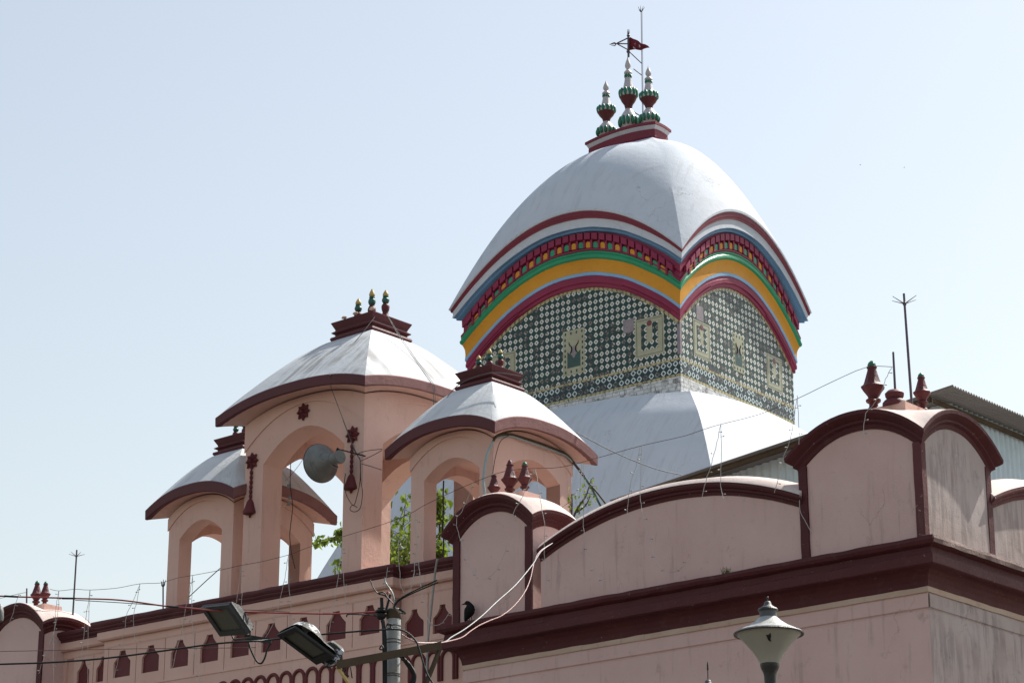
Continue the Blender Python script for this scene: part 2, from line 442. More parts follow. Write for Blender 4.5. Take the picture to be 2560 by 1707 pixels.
M['road'] = paint('worn_asphalt', (0.06, 0.058, 0.055), (0.05, 0.048, 0.045), rough=0.9)
M['roof_slab'] = paint('weathered_roof_slab', (0.34, 0.29, 0.26), (0.28, 0.24, 0.21), rough=0.9)
def simple(name, col, rough=0.4, spec=0.5, **kw):
    t = NT(name)
    for k, v in kw.items(): t.b.inputs[k].default_value = v
    n = t.noise(6, 5, 0.6)
    return t.fin(t.mix(t.ramp(n, 0.35, 0.7), col, tuple(x * 0.8 for x in col)), rough, spec)
M['glass'] = simple('grimy_floodlight_glass', (0.075, 0.075, 0.055), 0.3, 0.3)
M['reflector'] = simple('dark_floodlight_inside', (0.03, 0.032, 0.03), 0.3, 0.5)
def lamp_glass():
    t = NT('milky_lamp_bowl')
    n = t.noise(3, 5, 0.6)
    col = t.mix(t.ramp(n, 0.35, 0.7), (0.46, 0.45, 0.385), (0.39, 0.38, 0.32))
    n2 = t.noise(2.2, 6, 0.7)
    col = t.mix(t.ramp(n2, 0.58, 0.75, 0, 0.35), col, (0.2, 0.16, 0.1))
    t.b.inputs['Transmission Weight'].default_value = 0.25
    return t.fin(col, 0.35, 0.5)
M['bowl'] = lamp_glass()
def leaf_mat(name, a, b):
    t = NT(name)
    oi = t.noise(9.0, 2, 0.5)
    col = t.mix(t.ramp(oi, 0.35, 0.65), a, b)
    t.b.inputs['Transmission Weight'].default_value = 0.0
    m = t.fin(col, 0.45, 0.4)
    tr = t.n('ShaderNodeBsdfTranslucent'); ad = t.n('ShaderNodeMixShader'); ad.inputs[0].default_value = 0.45
    t.link(t.mix(0.5, col, (0.30, 0.42, 0.05)), tr.inputs[0])
    out = t.t.nodes['Material Output']
    t.link(t.b.outputs[0], ad.inputs[1]); t.link(tr.outputs[0], ad.inputs[2]); t.link(ad.outputs[0], out.inputs[0])
    return m
M['leaf'] = leaf_mat('bright_green_leaves', (0.07, 0.125, 0.018), (0.15, 0.22, 0.028))

def tile_mat(name, pitch, pz, z0, base, ring, core, r0, r1, dmg, centre=True):
    """glazed wall tiles, one rounded diamond per tile, some lost or grimy; local x or y runs along the wall"""
    t = NT(name)
    sp = t.n('ShaderNodeSeparateXYZ'); t.link(t.tc.outputs['Object'], sp.inputs[0])
    sn = t.n('ShaderNodeSeparateXYZ'); t.link(t.tc.outputs['Normal'], sn.inputs[0])
    isx = t.m('GREATER_THAN', t.m('ABSOLUTE', sn.outputs[0]), 0.5)
    al = t.m('ADD', t.m('MULTIPLY', sp.outputs[0], t.m('SUBTRACT', 1.0, isx)), t.m('MULTIPLY', sp.outputs[1], isx))
    a = t.m('DIVIDE', t.m('ADD', al, 50 * pitch), pitch); b = t.m('DIVIDE', t.m('SUBTRACT', sp.outputs[2], z0), pz)
    ia, ib = t.m('FLOOR', a), t.m('FLOOR', b)
    fa = t.m('ABSOLUTE', t.m('SUBTRACT', t.m('FRACT', a), 0.5)); fb = t.m('ABSOLUTE', t.m('SUBTRACT', t.m('FRACT', b), 0.5))
    d = t.m('POWER', t.m('ADD', t.m('POWER', fa, 1.25), t.m('POWER', fb, 1.25)), 0.8)
    cb = t.n('ShaderNodeCombineXYZ'); t.link(ia, cb.inputs[0]); t.link(ib, cb.inputs[1]); t.link(isx, cb.inputs[2])
    wn_ = t.n('ShaderNodeTexWhiteNoise', noise_dimensions='3D'); t.link(cb.outputs[0], wn_.inputs['Vector'])
    rv = wn_.outputs['Value']
    grime = t.noise(7, 9, 0.75, dist=0.4); big = t.noise(0.9, 4, 0.6)
    col = t.mix(t.ramp(t.noise(2.2, 5, 0.6), 0.35, 0.7), base, tuple(q * 0.6 for q in base))
    inring = t.m('MULTIPLY', t.m('LESS_THAN', d, r1), t.m('GREATER_THAN', d, r0))
    incore = t.m('LESS_THAN', d, r0)
    lost = t.m('GREATER_THAN', t.m('ADD', rv, t.m('MULTIPLY', t.m('SUBTRACT', big, 0.5), 1.2)), 1.0 - dmg)
    fade = t.m('MULTIPLY', lost, t.ramp(t.noise(16, 5, 0.7), 0.38, 0.52, 0.35, 1.0))
    rc = t.mix(t.ramp(rv, 0.0, 1.0, 0.0, 0.35), ring, (0.30, 0.29, 0.24))
    col = t.mix(inring, col, rc)
    col = t.mix(incore, col, core)
    if centre:
        col = t.mix(t.m('LESS_THAN', t.m('ADD', fa, fb), r0 * 0.45), col, (0.10, 0.05, 0.04))
    col = t.mix(t.m('MULTIPLY', fade, t.m('LESS_THAN', d, 0.46)), col, (0.055, 0.047, 0.044))
    speck = t.m('MULTIPLY', t.ramp(t.noise(30, 4, 0.7), 0.60, 0.64), t.ramp(t.noise(1.6, 4, 0.6), 0.48, 0.6))
    col = t.mix(t.m('MULTIPLY', speck, 0.6), col, (0.20, 0.185, 0.18))
    grout = t.m('MAXIMUM', t.m('GREATER_THAN', fa, 0.482), t.m('GREATER_THAN', fb, 0.482))
    col = t.mix(t.m('MULTIPLY', grout, 0.5), col, (0.05, 0.05, 0.045))
    col = t.mix(t.ramp(grime, 0.55, 0.68, 0, 0.75), col, (0.05, 0.043, 0.04))
    t.bump(t.m('ADD', t.m('MULTIPLY', grout, -1.0), t.m('MULTIPLY', rv, 0.6)), 0.35, 0.006)
    return t.fin(col, t.ramp(grime, 0.4, 0.7, 0.26, 0.6), 0.38)
def brick_mat():
    t = NT('white_brick_tiles')
    sp = t.n('ShaderNodeSeparateXYZ'); t.link(t.tc.outputs['Object'], sp.inputs[0])
    sn = t.n('ShaderNodeSeparateXYZ'); t.link(t.tc.outputs['Normal'], sn.inputs[0])
    isx = t.m('GREATER_THAN', t.m('ABSOLUTE', sn.outputs[0]), 0.5)
    al = t.m('ADD', t.m('MULTIPLY', sp.outputs[0], t.m('SUBTRACT', 1.0, isx)), t.m('MULTIPLY', sp.outputs[1], isx))
    cb = t.n('ShaderNodeCombineXYZ'); t.link(al, cb.inputs[0]); t.link(sp.outputs[2], cb.inputs[1])
    br = t.n('ShaderNodeTexBrick'); t.link(cb.outputs[0], br.inputs['Vector'])
    br.inputs['Scale'].default_value = 1.0; br.inputs['Brick Width'].default_value = 0.20; br.inputs['Row Height'].default_value = 0.095
    br.inputs['Mortar Size'].default_value = 0.004
    br.inputs['Color1'].default_value = (0.70, 0.71, 0.70, 1); br.inputs['Color2'].default_value = (0.55, 0.55, 0.54, 1); br.inputs['Mortar'].default_value = (0.1, 0.09, 0.08, 1)
    g = t.noise(5.5, 9, 0.78, dist=0.5)
    col = t.mix(t.ramp(g, 0.50, 0.60, 0, 0.85), br.outputs['Color'], (0.075, 0.065, 0.055))
    t.bump(br.outputs['Fac'], -0.3, 0.005)
    return t.fin(col, 0.4, 0.5)
def strip_mat():
    """cream border tiles with a row of small dark dashes, measured along whichever axis the strip runs"""
    t = NT('cream_dashed_border_tile')
    sp = t.n('ShaderNodeSeparateXYZ'); t.link(t.tc.outputs['Object'], sp.inputs[0])
    sn = t.n('ShaderNodeSeparateXYZ'); t.link(t.tc.outputs['Normal'], sn.inputs[0])
    isx = t.m('GREATER_THAN', t.m('ABSOLUTE', sn.outputs[0]), 0.5)
    al = t.m('ADD', t.m('MULTIPLY', sp.outputs[0], t.m('SUBTRACT', 1.0, isx)), t.m('MULTIPLY', sp.outputs[1], isx))
    f = t.m('FRACT', t.m('DIVIDE', t.m('ADD', al, 40), 0.135))
    dash = t.m('LESS_THAN', t.m('ABSOLUTE', t.m('SUBTRACT', f, 0.5)), 0.2)
    g = t.noise(5, 8, 0.75)
    col = t.mix(t.m('MULTIPLY', dash, t.ramp(t.noise(40, 2, 0.5), 0.4, 0.55)), (0.44, 0.38, 0.18), (0.05, 0.045, 0.03))
    col = t.mix(t.ramp(g, 0.52, 0.62, 0, 0.8), col, (0.10, 0.085, 0.065))
    return t.fin(col, 0.35, 0.5)
M['tiles'] = tile_mat('diamond_tiles', 0.163, 0.170, 0.02, (0.005, 0.048, 0.039), (0.66, 0.68, 0.62), (0.22, 0.19, 0.17), 0.16, 0.395, 0.2)
M['tiles_low'] = tile_mat('large_diamond_tiles', 0.172, 0.175, 0.0, (0.003, 0.036, 0.044), (0.58, 0.66, 0.66), (0.02, 0.05, 0.055), 0.24, 0.44, 0.34, False)
M['bricks'] = brick_mat()
M['strip'] = strip_mat()

# ------------------------------------------------------------------ ground and street
g = MB(); g.poly([(-6000, -6000, 0), (6000, -6000, 0), (6000, 6000, 0), (-6000, 6000, 0)])
tag(g.build('ground', M['ground'], None, fix=False), kind='structure')
g = MB(); a, b = G.pt(-60, -14, 0.004), G.pt(70, -14, 0.004); c, d = G.pt(70, -4, 0.004), G.pt(-60, -4, 0.004)
g.poly([a, b, c, d]); tag(g.build('road', M['road'], None, fix=False), kind='structure')
g = MB(lambda p: G.pt(*p)); g.box((-60, -4, 0.0), (70, -0.6, 0.14))
tag(g.build('pavement', M['roof_slab'], None), kind='structure')

# ================================================================== gateway block at the corner
e, mb = thing('gateway_building', G, 0, 0, 0, 'pink plastered corner block with deep maroon cornice, right of the picture', 'building')
path = [(8.0, 1.2), (8.0, 0.0), (0.0, 0.0), (0.0, 14.0)]
m = mb(); m.sweep(path, [(0.012, 0.0), (0.012, 8.135), (-0.012, 8.145), (-0.012, 8.16), (0.0, 8.172)], seg=0.5)
front = m
m.build('wall', M['pink2'], e)
m = mb(); m.sweep([(8.0, 0.0), (0.0, 0.0)], [(0.0, 8.172), (0.012, 8.176), (0.012, 8.345), (-0.01, 8.352), (-0.01, 8.366), (0.0, 8.37)], seg=0.5)
m.build('frieze_band', M['pink2'], e)
m = mb(); m.sweep([(-0.004, 0.02), (-0.004, 14.0)], [(0.0, 8.172), (0.012, 8.176), (0.012, 8.345), (-0.01, 8.352), (-0.01, 8.366), (0.0, 8.37)], seg=0.5)
m.build('frieze_band', M['faded'], e)
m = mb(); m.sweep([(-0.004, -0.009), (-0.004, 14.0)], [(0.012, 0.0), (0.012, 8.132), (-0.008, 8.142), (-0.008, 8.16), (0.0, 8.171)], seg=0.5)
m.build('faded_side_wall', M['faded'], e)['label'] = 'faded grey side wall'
m = mb(); m.sweep(path, [(-0.3, 8.371), (0.010, 8.371), (0.018, 8.40), (0.012, 8.45), (-0.3, 8.45)], seg=0.12, jit=0.006)
m.build('unpainted_strip', M['pale'], e)
m = mb(); m.sweep(path, [(-0.3, 8.44), (0.016, 8.442), (0.03, 8.515), (0.06, 8.59), (0.10, 8.64), (0.125, 8.655), (0.235, 8.668), (0.25, 8.68), (0.252, 8.80), (0.212, 8.815), (0.205, 8.90),
                          (0.27, 8.93), (0.292, 8.97), (0.285, 9.02), (0.0, 9.05), (-0.3, 9.05)], seg=0.09, jit=0.009)
m.build('cornice', M['maroon_dark'], e)
m = mb(); m.sweep([(0.0, -0.27), (0.0, 14.0)], [(0.297, 8.93), (0.303, 8.985), (0.29, 9.027), (0.1, 9.052)], seg=0.07, jit=0.012)
m.build('worn_cornice_edge', M['worn_edge'], e)['label'] = 'chipped bare edge of the side cornice'
m = mb(); m.box((0.05, 0.05, 8.9), (7.95, 14, 9.04)); m.build('roof', M['roof_slab'], e)

# ------------------------------------------------------------------ arched parapets
def parapet(name, s0, s1, v0, v1, front_s, zs, zp, label, lower_mat):
    """segmental-arched parapet wall with a maroon hood moulding; front_s: runs along s, else along v"""
    org = (s0, v0) if front_s else (v0, s0)
    e, mb = thing(name, G, org[0], org[1], 9.04, label, 'parapet', 'arched parapets above the cornice')
    def P(a, o, z):           # a along, o outward
        return (a, v0 - o, z) if front_s else (v0 - o, a, z)
    n = 28; c = (s0 + s1) / 2; h = (s1 - s0) / 2
    arc = lambda dz: [(s0 + (s1 - s0) * i / n, zs + dz + (zp - zs) * (1 - abs((s0 + (s1 - s0) * i / n - c) / h) ** 2.1)) for i in range(n + 1)]
    m = mb()
    pts = [P(s0, 0, 9.0)] + [P(a, 0, z) for a, z in arc(-0.13)] + [P(s1, 0, 9.0)]
    back = Vector(P(0, -0.5, 0)) - Vector(P(0, 0, 0))
    m.prism(pts, back); m.build('panel', lower_mat, e)
    prof = [(-0.1, -0.145), (0.012, -0.145), (0.02, -0.10), (0.05, -0.085), (0.05, -0.055), (0.085, -0.04), (0.10, -0.01), (0.10, 0.02), (-0.1, 0.035)]
    m = mb(); rows = []
    for a, z in arc(0.0):
        jz = noise.noise(Vector((a * 4, z, 0))) * 0.006
        rows.append([m.vert(P(a, o, z + d + jz)) for o, d in prof])
    for r0, r1 in zip(rows, rows[1:]):
        for k in range(len(prof) - 1): m.face((r0[k], r0[k+1], r1[k+1], r1[k]))
    m.face(rows[0]); m.face(list(reversed(rows[-1])))
    m.build('hood_moulding', M['maroon_dark'] if front_s else M['maroon_worn'], e)
    m = mb(); rows = []
    for a, z in arc(0.036):
        rows.append([m.vert(P(a, o, z + d)) for o, d in ((0.09, -0.005), (0.02, 0.07), (-0.35, 0.17), (-0.8, 0.12), (-0.8, -1.2))])
    for r0, r1 in zip(rows, rows[1:]):
        for k in range(4): m.face((r0[k], r0[k+1], r1[k+1], r1[k]))
    m.face(rows[0]); m.face(list(reversed(rows[-1])))
    m.build('roof', M['pink_roof'], e, 40)
    return e
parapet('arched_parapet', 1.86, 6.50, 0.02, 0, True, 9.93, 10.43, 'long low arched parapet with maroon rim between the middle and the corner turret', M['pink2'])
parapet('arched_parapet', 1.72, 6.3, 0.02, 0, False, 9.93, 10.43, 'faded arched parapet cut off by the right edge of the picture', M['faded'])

# ------------------------------------------------------------------ finials
def pot_finial(mb, parent, c, h, tip=True, broken=False, fluted=8):
    """maroon pot finial with a green bud"""
    cx, cy, cz = c
    m = mb()
    P = [(0.17, 0.0), (0.165, 0.03), (0.12, 0.06), (0.085, 0.10), (0.08, 0.16), (0.135, 0.20), (0.14, 0.235), (0.09, 0.27), (0.11, 0.32), (0.165, 0.40), (0.205, 0.455), (0.21, 0.49),
         (0.165, 0.525), (0.15, 0.56), (0.115, 0.68), (0.085, 0.80), (0.08, 0.835), (0.095, 0.85), (0.095, 0.87), (0.07, 0.885)]
    if not tip: P += [(0.065, 0.92), (0.045, 0.97), (0.02, 1.0)]
    Q = [(r * h, z * h) for r, z in P]
    # lathe in frame coordinates
    n = 24
    rows = []
    for r, z in Q:
        row = []
        for k in range(n):
            a = 2 * math.pi * k / n
            rr = r * (1 + (0.06 * math.cos(a * fluted) if 0.27 * h < z < 0.8 * h else 0))
            row.append(m.vert((cx + rr * math.cos(a), cy + rr * math.sin(a), cz + z)))
        rows.append(row)
    for a, b in zip(rows, rows[1:]):
        for k in range(n):
            j = (k + 1) % n; m.face((a[k], a[j], b[j], b[k]))
    m.face(rows[-1]); m.face(list(reversed(rows[0])))
    f = m.build('finial', M['finial_maroon'], parent, 45)
    if tip:
        m = mb(); hh = 0.05 if broken else 0.115
        m.lathe((cx, cy, cz + 0.88 * h), [(0.075 * h, 0), (0.08 * h, 0.25 * hh * h), (0.062 * h, 0.6 * hh * h), (0.02 * h, 0.95 * hh * h), (0.002, hh * h)], 14)
        m.build('bud_tip', M['petal'], f, 60)
    return f

def turret(name, s0, s1, v0, v1, label, vrise, plinth, fins, zbase=9.03, side='pink_roof', posts_side=True, side_mat='pink2', stump=None):
    e, mb = thing(name, G, (s0 + s1) / 2, (v0 + v1) / 2, zbase, label, 'turret', 'small domed turrets on the parapet')
    rect = (s0, s1, v0, v1)
    ri = 0.43
    z0 = 10.30
    # pink body: front and sides; the front panel sits between maroon posts
    m = mb(); m.bowloft(rect, [(-0.02, zbase, 0), (-0.02, z0 + 0.05, ri)], 16, 2.2, vrise, True)
    m.build('body', M['pink2'], e)
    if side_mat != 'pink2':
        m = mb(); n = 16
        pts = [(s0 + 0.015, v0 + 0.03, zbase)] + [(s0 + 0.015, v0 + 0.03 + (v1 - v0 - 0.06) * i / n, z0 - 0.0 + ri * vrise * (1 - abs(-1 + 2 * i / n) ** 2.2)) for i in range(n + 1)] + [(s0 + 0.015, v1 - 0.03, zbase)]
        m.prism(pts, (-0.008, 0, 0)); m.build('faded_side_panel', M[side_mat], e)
    for (a, b) in ((s0, v0), (s1, v0)) + (((s0, v1),) if posts_side else ()):
        m = mb(); w_ = 0.125
        a0, a1 = (a - 0.004, a + w_) if a == s0 else (a - w_, a + 0.004)
        b0, b1 = (b - 0.012, b + (w_ * 0.75 if posts_side else 0.02)) if b == v0 else (b - w_, b + 0.004)
        zz = 12; mm = m
        rows = []
        for i in range(zz + 1):
            z = zbase + (z0 + 0.06 - zbase) * i / zz
            j = noise.noise_vector(Vector((a * 3, b * 3, z * 5))) * 0.006
            rows.append([m.vert(p) for p in ((a0 + j.x, b0 + j.y, z), (a1 + j.x, b0 + j.y, z), (a1 + j.x, b1, z), (a0 + j.x, b1, z))])
        for r0, r1 in zip(rows, rows[1:]):
            for k in range(4): m.face((r0[k], r0[(k+1) % 4], r1[(k+1) % 4], r1[k]))
        m.build('corner_post', M['maroon_worn'] if posts_side and b == v0 and a == s0 else M['maroon_dark'], e)
    m = mb()
    m.bowloft(rect, [(-0.05, z0 - 0.02, ri - 0.02), (0.0, z0 - 0.02, ri - 0.02), (0.015, z0 + 0.02, ri), (0.055, z0 + 0.045, ri), (0.055, z0 + 0.075, ri), (0.10, z0 + 0.10, ri + 0.01), (0.135, z0 + 0.13, ri + 0.015),
                     (0.14, z0 + 0.175, ri + 0.02), (0.11, z0 + 0.19, ri + 0.02)], 20, 2.2, vrise)
    m.build('hood_moulding', M['maroon_dark'] if name != 'x' else None, e)
    # domed roof up to the plinth
    p0, p1, q0, q1, zp = plinth
    m = mb(); rows = []
    K = 8; n = 16
    for i in range(K + 1):
        f = i / K; g_ = 1 - (1 - f) ** (1.7 if posts_side else 2.5)
        a0 = s0 - 0.115 + (p0 - s0 + 0.115) * f; a1 = s1 + 0.115 + (p1 - s1 - 0.115) * f
        b0 = v0 - 0.115 + (q0 - v0 + 0.115) * f; b1 = v1 + 0.115 + (q1 - v1 - 0.115) * f
        zz = z0 + 0.185 + (zp - 0.14 - z0 - 0.185) * g_; rr = (ri + 0.02) * (1 - f) ** 1.5
        row = []
        for sd in range(4):
            for k in range(n):
                t = -1 + 2 * k / n; h = zz + rr * (1 - abs(t) ** 2.2) * (vrise if sd % 2 else 1); u_ = (t + 1) / 2
                q = [(a0 + (a1-a0)*u_, b0), (a1, b0 + (b1-b0)*u_), (a1 + (a0-a1)*u_, b1), (a0, b1 + (b0-b1)*u_)][sd]
                row.append(m.vert((q[0], q[1], h)))
        rows.append(row)
    for r0, r1 in zip(rows, rows[1:]):
        for k in range(4 * n): m.face((r0[k], r0[(k+1) % (4*n)], r1[(k+1) % (4*n)], r1[k]))
    m.face(rows[-1])
    m.build('roof', M['pink_roof'], e, 50)
    m = mb(); m.box((p0, q0, zp - 0.2), (p1, q1, zp)); m.build('plinth', M['pink'], e)
    for fx, fy, h, kind in fins:
        if kind == 'stump':
            m = mb(); m.lathe((fx, fy, zp - 0.01), [(0.17, 0), (0.165, 0.05), (0.14, 0.08), (0.10, 0.10), (0.125, 0.14), (0.13, 0.18), (0.09, 0.22), (0.03, 0.24)], 18)
            m.build('finial_stump', M['finial_maroon'], e, 45)
        else:
            pot_finial(mb, e, (fx, fy, zp - 0.01), h, kind != 'bare', kind == 'broken')
    return e
turret('parapet_turret', -0.02, 1.90, 0.0, 1.74, 'large square turret on the gateway corner under an arched maroon hood', 1.0,
       (0.44, 1.44, 0.42, 1.32, 11.1), [(1.02, 0.56, 0.74, 'tip'), (0.66, 0.52, 0.34, 'stump'), (0.51, 0.98, 0.56, 'tip')], side_mat='faded')
turret('parapet_turret', 6.66, 8.22, 0.0, 0.95, 'middle turret with three maroon finials above the perching crow', 0.35,
       (7.06, 7.95, 0.28, 0.68, 11.02), [(7.815, 0.46, 0.46, 'broken'), (7.49, 0.46, 0.60, 'bare'), (7.19, 0.46, 0.52, 'tip')], posts_side=False)
turret('parapet_turret', 18.06, 19.62, 0.0, 0.95, 'far turret cut off at the lower left edge of the picture', 0.35,
       (18.46, 19.22, 0.28, 0.68, 10.95), [(18.61, 0.40, 0.46, 'tip'), (18.86, 0.40, 0.51, 'tip')], posts_side=False)
# wing under the far turret
e, mb = thing('end_wing', G, 18.0, 0, 0, 'narrow end wing of the pink gallery beneath the far left turret', 'building')
m = mb(); m.box((18.02, 0.02, 0), (24, 3, 9.03)); m.build('wall', M['pink2'], e)

# ================================================================== gallery wall with niches
GT = 0.012
gx, mbx0 = thing('gallery_wall', G, 9.7, 0.3, 0, 'long pink gallery wall with maroon niches below the three pavilions', 'building')
def mbg():
    m = MB(lambda p: (-(p[0] - 9.7), p[1] - 0.3, p[2] + GT * (p[0] - 9.7) * (1 if p[2] > 5 else 0)))
    return m
BAY = (9.78, 16.72)
vb, vr = 0.30, 0.50
seg_defs = [(8.0, BAY[0], vr), (BAY[0], BAY[1], vb), (BAY[1], 18.1, vr)]
def niche_pts(c, w_, zb, kind):
    h = w_ / 2; nk = w_ * 0.165
    L_ = [(-h, 0), (-h, 0.26), (-h * 0.86, 0.29), (-h * 0.68, 0.325), (-h * 0.52, 0.365), (-h * 0.40, 0.405), (-nk, 0.46)]
    if kind == 'ogee': L_ = [(-h, 0), (-h, 0.22), (-h * 0.95, 0.25), (-h * 0.66, 0.29), (-h * 0.44, 0.34), (-h * 0.30, 0.39), (-nk * 0.9, 0.44)]
    return [(c + x, zb + z) for x, z in L_] + [(c - x, zb + z) for x, z in reversed(L_)]
def panel_cell(a, b, v, zc, kind, w_, div):
    """one panel with its recessed niche"""
    z0, z1 = 9.09, 9.80
    m = mbg(); c = (a + b) / 2
    hole = niche_pts(c, w_, zc, kind)
    m.prism([(a, v, z0), (b, v, z0), (b, v, z1), (a, v, z1)], (0, 0.055, 0), [[(x, v, z) for x, z in reversed(hole)]])
    m.build('niche_panel', M['pink'], gx)
    m = mbg(); m.prism([(x, v + 0.04, z) for x, z in niche_pts(c, w_ * 1.02, zc - 0.005, kind)], (0, 0.02, 0))
    m.build('niche', M['niche'], gx)
P_ = 0.745
divs = [9.90 + P_ * i for i in range(10)]
d0 = [BAY[0] + 0.02] + divs[0:0]
cells = [(9.90 + P_ * i, 9.90 + P_ * (i + 1)) for i in range(9)]
for a, b in cells: panel_cell(a + 0.008, min(b, BAY[1] - 0.005) - 0.008, vb, 9.265, 'bell', 0.445, True)
for a, b in ((9.213, 9.775), (8.605, 9.197), (8.02, 8.589)): panel_cell(a, b, vr, 9.15, 'ogee', 0.40, True)
for a, b in ((16.74, 17.24), (17.256, 17.792), (17.808, 18.08)): panel_cell(a, b, vr, 9.30, 'ogee', 0.34, True) if b - a > 0.4 else None
# wall proper behind the panels, with the slightly set back field and the long ledge
m = mbg()
for a, b, v in seg_defs:
    m.box((a, v + 0.05, 8.0), (b, v + 0.6, 10.25))
m.build('wall', M['pink'], gx)
m = mbg()
for a, b, v in seg_defs:
    m.sweep([(b, v), (a, v)], [(-0.06, 9.80), (0.0, 9.802), (0.012, 9.83), (0.012, 9.93), (-0.06, 9.93)], seg=0.4)
    m.sweep([(b, v), (a, v)], [(-0.06, 8.0), (0.02, 8.0), (0.02, 9.04), (0.035, 9.05), (0.035, 9.082), (0.0, 9.088), (-0.06, 9.088)], seg=0.4)
m.box((9.78, vb, 9.088), (9.90, vb + 0.3, 9.80)); m.box((16.61, vb, 9.088), (16.72, vb + 0.3, 9.80)); m.box((18.0, vr, 9.088), (18.1, vr + 0.2, 9.80))
m.build('wall_band', M['pink'], gx)
m = mbg()
cpath = [(18.1, vr), (BAY[1], vr), (BAY[1], vb), (BAY[0], vb), (BAY[0], vr), (8.02, vr)]
m.sweep(cpath, [(-0.1, 9.931), (0.075, 9.935), (0.10, 9.96), (0.10, 10.075), (0.08, 10.09), (-0.1, 10.09)], seg=0.3)
m.build('frieze_band', M['pink'], gx)
m = mbg()
m.sweep(cpath, [(-0.1, 10.08), (0.085, 10.085), (0.10, 10.10), (0.10, 10.125), (0.125, 10.135), (0.15, 10.155), (0.15, 10.175), (0.17, 10.185), (0.19, 10.21), (0.195, 10.24), (0.18, 10.268), (0.0, 10.28), (-0.3, 10.28)], seg=0.08, jit=0.011)
m.build('cornice', M['maroon'], gx)
m = mbg(); m.box((8.0, 0.45, 10.0), (18.1, 9.0, 10.2)); m.build('roof', M['roof_slab'], gx)
# scalloped arcade relief under the niches
def scallop(c, v, r=0.128):
    m = mbg()
    pts = [(c - r, v - 0.03, 8.40), (c - r, v - 0.03, 8.72)] + [(c - r * math.cos(math.pi * k / 10), v - 0.03, 8.72 + r * 1.15 * math.sin(math.pi * k / 10)) for k in range(1, 10)] + [(c + r, v - 0.03, 8.72), (c + r, v - 0.03, 8.40)]
    m.tube(pts, 0.03, 8)
    m.build('scallop_arch', M['niche'], gx, 60)
for i in range(16): scallop(10.0 + 0.30 * i, vb)
for i in range(6): scallop(8.13 + 0.31 * i, vr)

